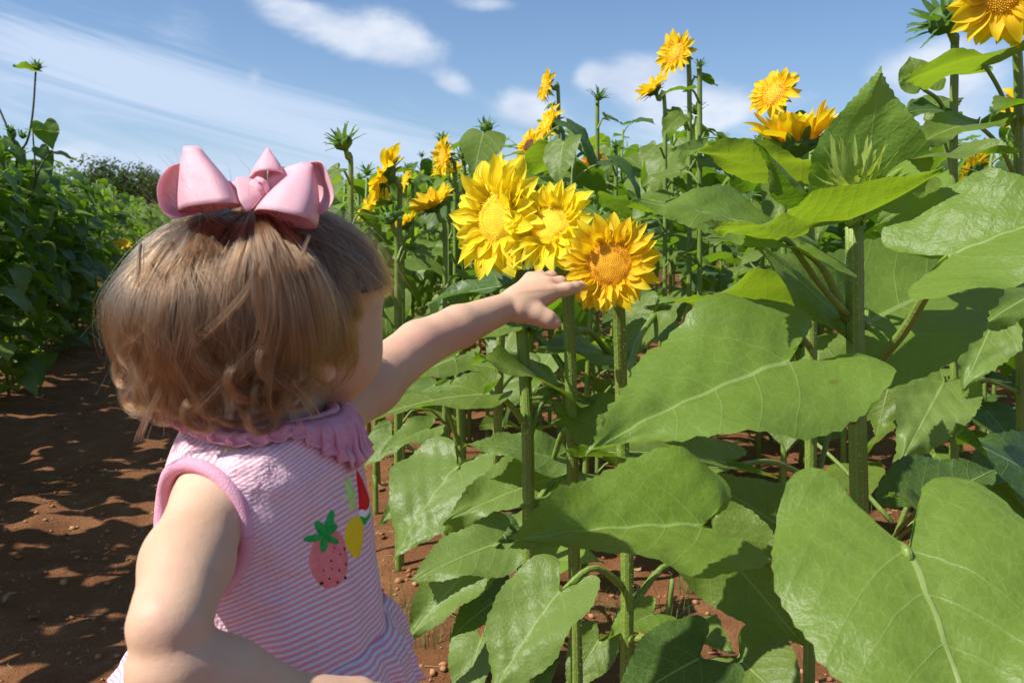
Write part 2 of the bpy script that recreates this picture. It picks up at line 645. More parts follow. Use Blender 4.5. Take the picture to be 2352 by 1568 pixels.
def leaf_between(base, tip, W, nhint, nt=58, ns=19, scale_len=1.0, **kw):
    """blade verts with its joint at base, its tip at tip, its upper face towards nhint (all numpy, same space)"""
    base = np.array(base, float)
    tip = np.array(tip, float)
    Lc = np.linalg.norm(tip - base)
    V, F, U = blade(1.0, W / Lc, nt, ns, **kw)
    tipv = V[(nt - 1) * ns + ns // 2]
    c = np.linalg.norm(tipv)
    V = V * (Lc / c)
    # frame carrying tipv direction to the chord
    a = np.array([tipv[0], 0, tipv[2]])
    a /= np.linalg.norm(a)
    n0 = np.array([-a[2], 0, a[0]])
    Y = (tip - base) / Lc
    Nn = np.array(nhint, float)
    Nn = Nn - Y * np.dot(Nn, Y)
    Nn /= np.linalg.norm(Nn)
    S = np.cross(Nn, Y)
    out = base + np.outer(V @ a, Y) + np.outer(V @ n0, Nn) + np.outer(V[:, 1], S)
    return out, F, U


def proto_leaf(i, nt, ns, seed):
    """petiole and blade in one piece, growing along +X from the stem"""
    rr = random.Random(seed)
    g = Geo()
    pl = rr.uniform(.45, .8)
    e = radians(rr.uniform(20, 50))
    joint = (pl * cos(e), 0, pl * sin(e) * .75)
    path = spline([(0, 0, 0), (pl * .5 * cos(e), 0, pl * .55 * sin(e)), joint], 5)
    v, f, u = tube(path, [.022, .016, .013], 5, caps=False)
    u = [(.5, .1)] * len(v)
    g.add(v, f, u)
    pitch = radians(rr.uniform(-12, 38))
    V, F, U = blade(1.0, rr.uniform(.68, .86), nt, ns, fold=rr.uniform(.05, .32), droop=rr.uniform(.4, 1.2), wave=.028 if nt > 14 else .02,
                    teeth=1.0 if nt > 14 else 0, puff=.008, seed=seed, curl=rr.uniform(0, .35), twist=rr.uniform(-.25, .25))
    c, s = cos(-pitch), sin(-pitch)
    x = V[:, 0] * c - V[:, 2] * s
    z = V[:, 0] * s + V[:, 2] * c
    V = np.stack([x, V[:, 1], z], 1) + np.array(joint)
    g.add(V, F, U)
    return g


PROTO = {}
for key, nt, ns in (('hi', 34, 9), ('mid', 18, 7), ('lo', 8, 5)):
    for mk in ('leaf', 'leaf_pale', 'leaf_dark', 'leaf_young'):
        PROTO[key, mk] = []
    for i in range(7):
        g = proto_leaf(i, nt, ns, 100 + i)
        for mk in ('leaf', 'leaf_pale', 'leaf_dark', 'leaf_young'):
            PROTO[key, mk].append(g.mesh('leaf', [M[mk]]))


# ------------------------------------------------------------------ flower pieces
def petal_mesh(seed, nt=9, ns=5, mats=None, bend=.25, wid=.34):
    rr = random.Random(seed)
    V = []
    U = []
    tw = rr.uniform(-.9, .9)
    bend = bend + rr.uniform(-.5, .6)
    ph = rr.uniform(0, 6)
    for i in range(nt):
        t = i / (nt - 1)
        w = wid * (sin(pi * min(1, (t * .93 + .05)) ** .85) ** .75) * (1 - .15 * t)
        if i == nt - 1:
            w = .012
        for j in range(ns):
            s = -1 + 2 * j / (ns - 1)
            x = t
            y = s * w / 2
            z = .25 * w * (s * s) - bend * t * t * .5 + .018 * cos(s * pi * 2) * (1 - t) + .03 * sin(t * 7 + ph)
            a = tw * t * t
            V.append((x, y * cos(a) - z * sin(a) * .4 + .06 * sin(ph) * t * t, z * cos(a) + y * sin(a)))
            U.append((.5 + s / 2, t))
    return mesh('petal', V, grid_faces(nt, ns), mats, None, U)


PETALS = {}
for pm in ('petal_lemon', 'petal_gold', 'petal_orange'):
    PETALS[pm] = [petal_mesh(i, 10, 7, [M[pm]], .15 + .1 * (i % 3), .42 + .045 * (i % 4)) for i in range(7)]


def bract_geo(seed, wid=.5, tip=.35):
    rr = random.Random(seed)
    V = []
    U = []
    nt, ns = 7, 3
    for i in range(nt):
        t = i / (nt - 1)
        w = wid * max(0.0, (1 - t)) ** .75 * (.75 + .6 * t)
        if i == nt - 1:
            w = .01
        for j in range(ns):
            s = -1 + j
            V.append((t, s * w / 2, .12 * w * s * s - tip * t * t * (1 + rr.uniform(-.3, .3)) * .6 + .02 * sin(9 * t)))
            U.append((.5 + s / 2, t))
    return np.array(V), grid_faces(nt, ns), np.array(U)


BRACTM = [mesh('bract', *bract_geo(i)[:2], [M['bract']], None, bract_geo(i)[2]) for i in range(4)]
BRACTY = [mesh('bract', *bract_geo(i, .42, -.1)[:2], [M['bract_young']], None, bract_geo(i)[2]) for i in range(4)]


def head_core(R, disc_mat, nflor, back_mat, dome=.22, seed=0, open_c=1.0):
    """disc with florets on the front (+Z), green receptacle behind"""
    g = Geo()
    rings, seg = 8, 24
    V = [(0, 0, dome * R * .9)]
    U = [(0, 0)]
    for i in range(1, rings + 1):
        r = R * i / rings
        z = dome * R * (1 - (i / rings) ** 2) * .9
        for j in range(seg):
            a = 2 * pi * j / seg
            V.append((r * cos(a), r * sin(a), z))
            U.append((i / rings, 1.0))
    F = [(0, 1 + j, 1 + (j + 1) % seg) for j in range(seg)]
    for i in range(rings - 1):
        for j in range(seg):
            a = 1 + i * seg + j
            b = 1 + i * seg + (j + 1) % seg
            F.append((a, a + seg, b + seg, b))
    g.add(V, F, U, 0)
    rr = random.Random(seed)
    for k in range(nflor):
        q = sqrt((k + .5) / nflor)
        a = k * 2.39996
        r = R * q * 1.01
        z = dome * R * (1 - q * q) * .9
        c = np.array([r * cos(a), r * sin(a), z])
        s = R * 1.0 / sqrt(nflor) * (1.05 if q < .75 else .8)
        h = s * (.95 if q < .6 else (1.2 + rr.random() * 1.5))
        lean = np.array([cos(a), sin(a), 0]) * (.3 * h if q > .7 else 0)
        d = rr.uniform(0, .3) if q < .75 else rr.choice([0, .1, .2, .75])
        rim = [c + np.array([cos(a + w) * s * .72, sin(a + w) * s * .72, 0]) for w in (0, 1.57, 3.14, 4.71)]
        top = [c + lean + np.array([cos(a + w) * s * .35, sin(a + w) * s * .35, h]) for w in (0, 1.57, 3.14, 4.71)]
        g.add(rim + top, [(0, 1, 5, 4), (1, 2, 6, 5), (2, 3, 7, 6), (3, 0, 4, 7), (4, 5, 6, 7)],
              [(q, 1.0)] * 4 + [(q, d)] * 4, 0)
    # receptacle
    prof = [(1.0, 0.0), (1.06, -.12), (.95, -.34), (.62, -.55), (.3, -.7), (.16, -.95)]
    V = []
    for (r, z) in prof:
        for j in range(16):
            a = 2 * pi * j / 16
            V.append((r * R * cos(a), r * R * sin(a), z * R))
    g.add(V, grid_faces(len(prof), 16, True), [(0, 0)] * len(V), 1)
    return g.mesh('flower_head', [disc_mat, back_mat])


def frame_z(d, up=Vector((0, 0, 1)), roll=0.0):
    d = Vector(d).normalized()
    x = up.cross(d)
    if x.length < .05:
        x = Vector((1, 0, 0))
    x.normalize()
    y = d.cross(x)
    m = Matrix((x, y, d)).transposed().to_4x4()
    return m @ Matrix.Rotation(roll, 4, 'Z')


def add_head(plant, loc, facing, R, kind='open', pm='petal_gold', dm='disc_gold', plen=1.0, npet=34, cup=0.2, seed=0, hi=True, droopf=None, closed=False):
    """flower head as a part of the plant. R disc radius; plen petal length in metres"""
    rr = random.Random(seed)
    if kind == 'bud':
        g = Geo()
        V = []
        prof = [(.0, .75), (.45, .7), (.8, .4), (.95, .0), (.85, -.35), (.5, -.6), (.2, -.8)]
        for (r, z) in prof:
            for j in range(12):
                a = 2 * pi * j / 12
                V.append((max(r, .02) * R * cos(a), max(r, .02) * R * sin(a), z * R))
        g.add(V, grid_faces(len(prof), 12, True), [(0, 0)] * len(V), 0)
        hd = link('flower_bud', g.mesh('flower_bud', [M['bract' if not closed else 'bract_young']]), plant, Matrix.Translation(loc) @ frame_z(facing))
        nb = 26 if hi else 16
        if hi:
            for k in range(nb):
                a = k * 2.39996
                lay = k / nb
                mt = Matrix.Rotation(a, 4, 'Z') @ Matrix.Translation((R * (1.0 - .55 * lay), 0, R * (-.25 + .75 * lay))) @ \
                    Matrix.Rotation(-radians(25 + 50 * lay + rr.uniform(-14, 14)), 4, 'Y') @ Matrix.Diagonal((plen * rr.uniform(.8, 1.2), plen * .8, plen, 1))
                link('bract', (BRACTY if closed else BRACTM)[k % 4], hd, mt)
        else:
            g = Geo()
            for k in range(nb):
                a = k * 2.39996
                lay = k / nb
                mt = Matrix.Rotation(a, 4, 'Z') @ Matrix.Translation((R * (1.0 - .55 * lay), 0, R * (-.25 + .75 * lay))) @ \
                    Matrix.Rotation(-radians(25 + 50 * lay + rr.uniform(-14, 14)), 4, 'Y') @ Matrix.Diagonal((plen, plen * .8, plen, 1))
                V, F, U = bract_geo(k)
                V = np.c_[V, np.ones(len(V))] @ np.array(mt).T
                g.add(V[:, :3], F, U)
            link('calyx', g.mesh('calyx', [M['bract']]), hd)
        return hd
    nf = 620 if hi == 2 else (170 if hi else 60)
    hd = link('flower_head', head_core(R, M[dm], nf, M['bract'], seed=seed), plant, Matrix.Translation(loc) @ frame_z(facing, roll=rr.uniform(0, 6)))
    Pm = PETALS[pm]
    for k in range(npet):
        ring = k % 3
        a = 2 * pi * (k + rr.uniform(-.3, .3)) / npet * 1.0
        tilt = cup + .24 * (1 - ring) + rr.uniform(-.22, .24)
        le = plen * rr.uniform(.78, 1.12) * (1 - .09 * (ring == 0))
        if droopf is not None:
            tilt += droopf(a)
        mt = Matrix.Rotation(a, 4, 'Z') @ Matrix.Translation((R * .93, 0, R * (.02 * ring - .04))) @ Matrix.Rotation(-tilt, 4, 'Y') @ \
            Matrix.Rotation(rr.uniform(-.25, .25), 4, 'X') @ Matrix.Diagonal((le, le * rr.uniform(.92, 1.3), le, 1))
        link('petal', rr.choice(Pm), hd, mt)
    if hi == 2:                                     # short inner petals ruffled round the disc
        for k in range(16):
            a = 2 * pi * (k + rr.random()) / 16
            le = plen * rr.uniform(.38, .7)
            mt = Matrix.Rotation(a, 4, 'Z') @ Matrix.Translation((R * .95, 0, R * .05)) @ Matrix.Rotation(-(cup + rr.uniform(.3, .95)), 4, 'Y') @ \
                Matrix.Rotation(rr.uniform(-.5, .5), 4, 'X') @ Matrix.Diagonal((le, le * 1.15, le, 1))
            link('petal', rr.choice(Pm), hd, mt)
    nb = 18
    if hi:
        for k in range(nb):
            a = 2 * pi * k / nb + rr.uniform(-.1, .1)
            lay = k % 2
            mt = Matrix.Rotation(a, 4, 'Z') @ Matrix.Translation((R * (.9 - .1 * lay), 0, R * (-.2 - .2 * lay))) @ \
                Matrix.Rotation(-(cup * .8 - .05 + rr.uniform(-.25, .25) - .3 * lay), 4, 'Y') @ Matrix.Diagonal((plen * rr.uniform(.5, .75), plen * .75, plen * .6, 1))
            link('bract', BRACTM[k % 4], hd, mt)
    else:
        g = Geo()
        for k in range(nb):
            a = 2 * pi * k / nb
            mt = Matrix.Rotation(a, 4, 'Z') @ Matrix.Translation((R * .9, 0, -R * .25)) @ Matrix.Rotation(-(cup * .8 - .1 + rr.uniform(-.25, .25)), 4, 'Y') @ \
                Matrix.Diagonal((plen * .62, plen * .7, plen * .6, 1))
            V, F, U = bract_geo(k)
            V = np.c_[V, np.ones(len(V))] @ np.array(mt).T
            g.add(V[:, :3], F, U)
        link('calyx', g.mesh('calyx', [M['bract']]), hd)
    return hd


def stem_part(plant, path, r0, r1, name='stem', mat='stem', hairs=0, ns=10, rib=.05):
    """path in plant space"""
    g = Geo()
    n = max(6, 4 * len(path))
    P = spline(path, n)
    v, f, u = tube(P, [r0, (r0 + r1) / 2, r1], ns, rib)
    g.add(v, f, u)
    if hairs:
        L = np.linalg.norm(np.diff(P, axis=0), axis=1).sum()
        rs = RNG.random(hairs)
        for q in rs:
            k = q * (n - 1)
            i = min(int(k), n - 2)
            c = P[i] * (1 - (k - i)) + P[i + 1] * (k - i)
            T = P[i + 1] - P[i]
            T /= np.linalg.norm(T)
            d = RNG.normal(size=3)
            d -= T * d.dot(T)
            d /= np.linalg.norm(d)
            r = (r0 + (r1 - r0) * q) * .97
            s = np.cross(T, d) * .00022
            ln = .0022 + .0022 * RNG.random()
            a = c + d * r
            b = a + d * ln + T * ln * RNG.uniform(-.3, .5)
            g.add([a - s, a + s, b, a + T * .0003], [(0, 1, 2), (1, 3, 2)], None, 1)
    return link(name, g.mesh(name, [M[mat], M['bristle']]), plant)


def plant_root(base_world, name='sunflower_plant'):
    o = bpy.data.objects.new(name, None)
    COL.objects.link(o)
    o.location = base_world
    o.empty_display_size = .05
    return o


def far_leaf(plant, z, az, size, mk, lod, rr, pos=(0, 0), tilt=None, name='leaf'):
    me = rr.choice(PROTO[lod, mk])
    m = Matrix.Translation((pos[0], pos[1], z)) @ Matrix.Rotation(az, 4, 'Z') @ Matrix.Rotation(-rr.uniform(-.15, .3) if tilt is None else tilt, 4, 'Y') @ \
        Matrix.Rotation(rr.uniform(-.25, .25), 4, 'X') @ Matrix.Diagonal((size, size * rr.choice((1, -1)), size, 1))
    if m.determinant() < 0:
        m = m @ Matrix.Diagonal((1, -1, 1, 1))
    return link(name, me, plant, m)



# ================================================================== GROUND
class VN:
    def __init__(self, seed, n=256):
        self.t = np.random.default_rng(seed).random((n, n))
        self.n = n

    def __call__(self, x, y):
        xi, yi = np.floor(x).astype(int), np.floor(y).astype(int)
        fx, fy = x - xi, y - yi
        fx, fy = fx * fx * (3 - 2 * fx), fy * fy * (3 - 2 * fy)
        n = self.n
        a, b = self.t[xi % n, yi % n], self.t[(xi + 1) % n, yi % n]
        c, d = self.t[xi % n, (yi + 1) % n], self.t[(xi + 1) % n, (yi + 1) % n]
        return (a * (1 - fx) + b * fx) * (1 - fy) + (c * (1 - fx) + d * fx) * fy - .5


VA, VB = VN(3), VN(5)


def ground_h(x, y):
    x = np.asarray(x, float)
    y = np.asarray(y, float)
    h = .035 * VA(x * 1.1, y * 1.1) + .030 * VB(x * 3.1 + 7, y * 3.1) + .024 * VA(x * 8.3, y * 8.3 + 3) + .014 * VB(x * 21, y * 21)
    lump = VA(x * 5.1 + 31, y * 5.1)
    h += .05 * np.clip(lump - .12, 0, 1)
    # soil drawn up along the rows, path worn a little lower
    h += .030 * np.exp(-((x - .55) / .3) ** 2) + .035 * np.exp(-((x + 1.35) / .28) ** 2)
    far = np.clip((np.hypot(x, y) - 25) / 40, 0, 1)
    return h * (1 - far)


def axis_pts(lo, hi, step, far):
    c = list(np.arange(lo, hi + 1e-6, step))
    up, s = [], step
    v = hi
    while v < far:
        s *= 1.16
        v += s
        up.append(v)
    dn, s = [], step
    v = lo
    while v > -far:
        s *= 1.16
        v -= s
        dn.append(v)
    return np.array(dn[::-1] + c + up)


gx = axis_pts(-2.6, 3.4, .024, 900)
gy = axis_pts(.9, 7.2, .024, 1400)
GX, GY = np.meshgrid(gx, gy, indexing='ij')
GZ = ground_h(GX, GY)
nx_, ny_ = GX.shape
ii = np.arange((nx_ - 1) * ny_).reshape(nx_ - 1, ny_)[:, :-1].ravel()
gf = np.stack([ii, ii + ny_, ii + ny_ + 1, ii + 1], 1)
ground = link('ground', mesh('ground', np.stack([GX, GY, GZ], -1).reshape(-1, 3), gf, [M['soil']]))
tag(ground, kind='structure')


def ico():
    t = (1 + 5 ** .5) / 2
    v = np.array([(-1, t, 0), (1, t, 0), (-1, -t, 0), (1, -t, 0), (0, -1, t), (0, 1, t), (0, -1, -t), (0, 1, -t), (t, 0, -1), (t, 0, 1), (-t, 0, -1), (-t, 0, 1)])
    v /= np.linalg.norm(v[0])
    f = [(0, 11, 5), (0, 5, 1), (0, 1, 7), (0, 7, 10), (0, 10, 11), (1, 5, 9), (5, 11, 4), (11, 10, 2), (10, 7, 6), (7, 1, 8), (3, 9, 4), (3, 4, 2), (3, 2, 6), (3, 6, 8), (3, 8, 9), (4, 9, 5), (2, 4, 11), (6, 2, 10), (8, 6, 7), (9, 8, 1)]
    return v, np.array(f)


def clods(n, name, seed):
    r = np.random.default_rng(seed)
    iv, jf = ico()
    V = []
    F = []
    k = 0
    while k < n:
        d = r.uniform(1.0, 8.5) if r.random() < .6 else r.uniform(1.3, 3.5)
        x = r.uniform(-.62, .62) * d
        w = FW((x, d, 0))
        if w.x < -1.6:
            continue
        s = .0011 + .0085 * r.random() ** 6
        z = float(ground_h(w.x, w.y))
        vv = iv * (1 + r.uniform(-.32, .32, (12, 1))) * s * np.array([1, r.uniform(.7, 1.2), r.uniform(.55, .9)])
        a = r.uniform(0, 6.28)
        R = np.array([[cos(a), -sin(a), 0], [sin(a), cos(a), 0], [0, 0, 1]])
        V.append(vv @ R.T + np.array([w.x, w.y, z + s * .35]))
        F.append(jf + 12 * k)
        k += 1
    o = link(name, mesh(name, np.concatenate(V), np.concatenate(F), [M['clod']], smooth=False))
    tag(o, 'small crumbling clods and pebbles of red soil scattered over the ground', 'soil clods', kind='stuff')


clods(9000, 'soil_clods', 4)


def grass_tufts():
    g = Geo()
    rr = random.Random(9)
    spots = [WP(1000, 1500, 1.84), WP(960, 1440, 1.95), WP(1030, 1530, 1.8), WP(1500, 1420, 1.9), WP(905, 1420, 2.0), WP(1560, 1350, 2.0), WP(985, 1520, 1.8),
             WP(120, 1180, 3.1), WP(1330, 1540, 1.7), WP(1410, 1500, 1.8), WP(1600, 1220, 2.4), WP(1360, 915, 4.0)]
    for _ in range(30):
        d = rr.uniform(1.9, 5)
        spots.append(FW((rr.uniform(-.2, .55) * d, d, 0)))
    for s in spots:
        for _ in range(rr.randint(8, 16)):
            a = rr.uniform(0, 6.28)
            x, y = s.x + rr.gauss(0, .018), s.y + rr.gauss(0, .018)
            z = float(ground_h(x, y))
            L = rr.uniform(.04, .13)
            lean = rr.uniform(.1, 1.0)
            w = rr.uniform(.0008, .0018)
            d = np.array([cos(a), sin(a), 0])
            sd = np.array([-sin(a), cos(a), 0])
            V = []
            for i in range(5):
                t = i / 4
                c = np.array([x, y, z - .004]) + d * L * lean * t * t + np.array([0, 0, L * (t - .35 * lean * t * t)])
                V += [c - sd * w * (1 - t), c + sd * w * (1 - t)]
            g.add(V, grid_faces(5, 2))
    o = link('grass_tufts', g.mesh('grass_tufts', [M['grass']]))
    tag(o, 'thin green grass blades sprouting from the bare red soil', 'grass', kind='stuff')


grass_tufts()


def litter():
    g = Geo()
    rr = random.Random(31)
    for k in range(420):
        d = rr.uniform(1.3, 7)
        w = FW((rr.uniform(-.6, .6) * d, d, 0))
        if w.x < -1.5:
            continue
        if -1.0 < w.x < .3 and rr.random() < .6:
            continue
        z = float(ground_h(w.x, w.y))
        L = rr.uniform(.012, .045)
        V, F, U = blade(L, L * rr.uniform(.3, .7), 9, 5, fold=rr.uniform(-.3, .9), droop=rr.uniform(-1.8, 1.8), wave=.06, teeth=0, seed=k)
        R = np.array((Matrix.Rotation(rr.uniform(0, 6.3), 3, 'Z') @ Matrix.Rotation(rr.uniform(-.5, .5), 3, 'X')))
        V = (V - V.mean(0)) @ R.T
        V[:, 2] += z - V[:, 2].min() + .0005
        V[:, :2] += (w.x, w.y)
        g.add(V, F, U)
    for k in range(160):
        d = rr.uniform(1.3, 6)
        w = FW((rr.uniform(-.6, .6) * d, d, 0))
        if w.x < -1.5:
            continue
        z = float(ground_h(w.x, w.y)) + .003
        a, L = rr.uniform(0, 6.3), rr.uniform(.02, .09)
        v, f, u = tube([(w.x, w.y, z), (w.x + cos(a) * L * .5, w.y + sin(a) * L * .5, z + .004), (w.x + cos(a + .3) * L, w.y + sin(a + .3) * L, z)], [.0012, .0007], 4)
        g.add(v, f, u)
    o = link('leaf_litter', g.mesh('leaf_litter', [M['litter']]))
    tag(o, 'dry brown leaf scraps and bits of straw lying on the red soil', 'leaf litter', kind='stuff')


M['litter'] = simple('dry_litter', (.22, .13, .06), .8, .2, 9, (.42, .30, .15))
litter()


# ================================================================== TREES
def crown_mesh(seed, lobes=14, leaves=5200, flat=.75):
    r = np.random.default_rng(seed)
    L = []
    for i in range(lobes):
        a = r.uniform(0, 6.28)
        q = r.uniform(.1, .62)
        L.append((np.array([q * cos(a), q * sin(a), r.uniform(-.38, .5) * flat]), r.uniform(.22, .42)))
    V = np.zeros((leaves * 4, 3))
    for k in range(leaves):
        c, rad = L[r.integers(lobes)]
        d = r.normal(size=3)
        d /= np.linalg.norm(d)
        p = c + d * rad * r.uniform(.6, 1.06)
        n = r.normal(size=3) * .7 + d
        n /= np.linalg.norm(n)
        s = np.cross(n, r.normal(size=3))
        s /= np.linalg.norm(s)
        b = np.cross(n, s)
        w = r.uniform(.018, .042)
        V[4 * k:4 * k + 4] = [p - s * w, p - b * w * .6, p + s * w, p + b * w * .6]
    return mesh('crown', V, np.arange(leaves * 4).reshape(-1, 4), [M['tree_leaf']], smooth=False)


CROWNS = [crown_mesh(s, 17) for s in (1, 2, 3)]


def tree(px, d, topy, wpx, label, seed):
    w = WP(px, 527, d)
    h = CAMH + (527 - topy) / FPX * d
    wid = wpx / FPX * d
    root = plant_root((w.x, w.y, 0), 'tree')
    tag(root, label, 'tree', 'trees beyond the field')
    g = Geo()
    rr = random.Random(seed)
    v, f, u = tube(spline([(0, 0, -.2), (.1, 0, h * .3), (rr.uniform(-.3, .3), .1, h * .75)], 8), [.05 * h, .035 * h, .01 * h], 8)
    g.add(v, f, u)
    for i in range(6):
        a = rr.uniform(0, 6.28)
        v, f, u = tube(spline([(0, 0, h * rr.uniform(.2, .45)), (cos(a) * wid * .15, sin(a) * wid * .15, h * .55), (cos(a) * wid * .35, sin(a) * wid * .35, h * rr.uniform(.6, .85))], 6), [.02 * h, .005 * h], 6)
        g.add(v, f, u)
    link('trunk', g.mesh('trunk', [M['bark']]), root)
    link('crown', CROWNS[seed % 3], root, Matrix.Translation((0, 0, h * .56)) @ Matrix.Rotation(seed * 1.3, 4, 'Z') @ Matrix.Diagonal((wid * .56, wid * .56, h * .50, 1)))


tree(268, 46, 334, 235, 'dark green rounded tree beyond the left end of the path', 1)
tree(352, 50, 362, 85, 'smaller dark tree touching the right side of the rounded tree', 2)
tree(172, 55, 430, 110, 'low bush-like tree just left of the rounded tree', 3)
tree(430, 62, 400, 170, 'low dark tree behind the left loop of the pink bow', 4)
tree(672, 80, 362, 130, 'distant dark tree seen between the bow and the left sunflower bud', 5)
tree(570, 90, 410, 180, 'distant dark tree right behind the middle of the pink bow', 6)
tree(800, 85, 392, 110, 'distant dark tree behind the leftmost sunflower bud', 7)
tree(915, 85, 378, 120, 'distant dark tree behind the back-turned sunflower near the hair', 8)
tree(1040, 90, 395, 180, 'distant dark tree behind the narrow side-on sunflower', 9)
tree(1210, 95, 400, 220, 'distant dark tree low behind the paired sunflowers', 10)
tree(1400, 90, 392, 220, 'distant dark tree low behind the small orange sunflowers', 11)
tree(1620, 90, 405, 240, 'distant dark tree low behind the tallest flower stems', 12)
tree(1850, 85, 400, 240, 'distant dark tree low behind the foreground bud', 13)
tree(2110, 80, 395, 220, 'distant dark tree behind the stem of the spiky bud', 14)
tree(2330, 80, 390, 220, 'distant dark tree at the far right edge of the field', 15)


# ================================================================== PLANTS
STEMS = []


def hero_plant(label, stem, r0, r1, leaves=(), head=None, group='sunflowers within reach of the child', hairs=0, extra=None, mat='stem', name='sunflower_plant', sub=True):
    """stem: list of (px, py, forward) from low to high; leaves and heads in the same way"""
    P = [PX(*s) for s in stem]
    gnd = FW((P[0].x, P[0].y, 0))
    gh = float(ground_h(gnd.x, gnd.y))
    root = plant_root((gnd.x, gnd.y, gh))
    root.name = name
    tag(root, label, 'sunflower', group)
    O = Vector((gnd.x, gnd.y, gh))
    STEMS.append((gnd.x, gnd.y))

    def L(p):
        return FW(PX(*p)) - O
    path = [Vector((0, 0, -.02)), Vector((0, 0, .12))] + [FW(p) - O for p in P]
    if head:
        hp = L(head['at'])
        fv = head['face']
        fw = (RGT * fv[0] + FWD * fv[1] + Vector((0, 0, fv[2]))).normalized()
        R = head['R']
        back = hp - fw * R * .72
        top = path[-1]
        path.append(back - fw * R * .55 + Vector((0, 0, -R * .35)))
        path.append(back)
        kw = {k: v for k, v in head.items() if k not in ('at', 'face', 'R')}
        add_head(root, hp, fw, R, **kw)
    stem_part(root, path, r0, r1, hairs=hairs, mat=mat, ns=12 if hairs else 8)
    for lf in leaves:
        att, base, tip, W, nh, mk = lf[:6]
        kw = dict(lf[6]) if len(lf) > 6 else {}
        pr = kw.pop('pr', .0042)
        sag = kw.pop('sag', .015)
        b, tp = L(base), L(tip)
        nf = (RGT * nh[0] + FWD * nh[1] + Vector((0, 0, nh[2]))).normalized()
        seed = int(abs(base[0] * 7 + base[1] * 3)) % 9973
        kw.setdefault('seed', seed)
        hi = (tp - b).length / base[2] > .055
        V, F, U = leaf_between(b, tp, W, nf, nt=70 if hi else 34, ns=21 if hi else 11, **kw)
        o = link('leaf', mesh('leaf', V, F, [M[mk]], None, U), root)
        if att is not None:
            a = L(att)
            axis = (tp - b).normalized()
            mid = (a + b) / 2 + Vector((0, 0, sag))
            g = Geo()
            pth = [a, mid, b - axis * .004 - nf * pr * 1.5, b + axis * .014 - nf * pr * 1.3]
            v, f, u = tube(spline(pth, 14), [pr * 1.35, pr * 1.05, pr, pr * .95, pr * .4], 8)
            g.add(v, f, u)
            link('petiole', g.mesh('petiole', [M['stem']]), o)
    if extra:
        extra(root, L)
    return root


UP = (0, 0, 1)

# --- plant A: the big budded plant in the right foreground
A_leaves = [
    ((1965, 965, 1.05), (1812, 833, .88), (1343, 1046, .76), .200, (-.15, -.62, .85), 'leaf_near', dict(fold=.28, droop=.30, puff=.014, lobe=.34, curl=.25, wave=.028, pr=.0052, sag=.0)),
    ((1945, 735, 1.05), (1835, 560, 1.0), (1438, 466, .93), .150, (-.1, -.45, .9), 'leaf_near', dict(fold=.12, droop=.35, puff=.012, lobe=.28, curl=.2, wave=.025)),
    ((1945, 722, 1.04), (1806, 548, .93), (1620, 523, .86), .046, (-.1, .6, .8), 'leaf_young', dict(fold=.25, droop=.3, lobe=.2, pr=.0034, sag=-.004)),
    ((1962, 520, 1.05), (1950, 505, 1.03), (2172, 385, .93), .185, (-.50, .45, .70), 'leaf_young', dict(fold=.38, droop=-.25, lobe=.32, wave=.015)),
    ((1970, 505, 1.06), (1985, 455, 1.08), (2026, 150, 1.06), .150, (.05, -.95, .25), 'leaf_young', dict(fold=.07, droop=-.12, puff=.008, lobe=.12, wave=.018)),
    ((1955, 515, 1.06), (1860, 455, 1.08), (1728, 322, 1.04), .050, (-.5, -.2, -.8), 'leaf', dict(fold=.6, droop=-.2, lobe=.1)),
    ((1975, 500, 1.06), (2060, 372, 1.12), (2345, 355, 1.02), .075, (0, -.25, .95), 'leaf', dict(fold=.15, droop=.35, lobe=.2)),
    ((1992, 855, 1.04), (2182, 588, .90), (2560, 470, .86), .175, (.0, -.55, .85), 'leaf_near', dict(fold=.25, droop=.35, lobe=.36, puff=.012, pr=.0055, sag=-.012)),
    ((1950, 745, 1.06), (1938, 735, 1.09), (1712, 545, 1.06), .115, (-.1, -.6, .8), 'leaf', dict(fold=.2, droop=.1, lobe=.1)),
    ((1985, 750, 1.06), (1990, 742, 1.12), (2330, 585, 1.25), .200, (.05, -.7, .7), 'leaf_near', dict(fold=.12, droop=.15, lobe=.22)),
    ((1990, 1250, 1.02), (2085, 1262, .66), (2310, 1930, .50), .205, (-.10, -.72, .68), 'leaf_near', dict(fold=.22, droop=.40, puff=.014, lobe=.42, curl=.3, wave=.03, pr=.0044, sag=.004)),
    ((1975, 1420, 1.02), (1612, 1208, .89), (1168, 1246, .845), .165, (-.1, -.55, .85), 'leaf_near', dict(fold=.42, droop=.3, puff=.012, lobe=.26, curl=.15, wave=.03, pr=.0052, sag=.004)),
    ((1985, 1560, 1.02), (1640, 1240, 1.0), (1852, 1488, .96), .120, (-.35, -.7, .6), 'leaf', dict(fold=.25, droop=.35, lobe=.2)),
]


def A_extra(root, L):
    rr = random.Random(5)
    c = L((1962, 425, 1.04))
    add_head(root, c, FW((-.12, -.12, 1)) - FW((0, 0, 0)), .020, 'bud', plen=.040, hi=True, seed=3, closed=True)
    for i in range(9):                      # young leaf scales standing round the bud
        a = 2 * pi * i / 9 + .3
        le = rr.uniform(.05, .085)
        mt = Matrix.Translation(c + Vector((0, 0, -.018))) @ Matrix.Rotation(a, 4, 'Z') @ Matrix.Translation((.014, 0, 0)) @ Matrix.Rotation(-radians(rr.uniform(52, 80)), 4, 'Y') @ Matrix.Diagonal((le, le * .55, le, 1))
        link('bract', BRACTY[i % 4], root, mt)


hero_plant('large foreground sunflower plant with a closed pale green bud and broad leaves', [(1972, 1560, 1.05), (1975, 1250, 1.05), (1965, 800, 1.05), (1962, 520, 1.05)],
           .0125, .0105, A_leaves, None, 'sunflowers within reach of the child', 1400, A_extra)

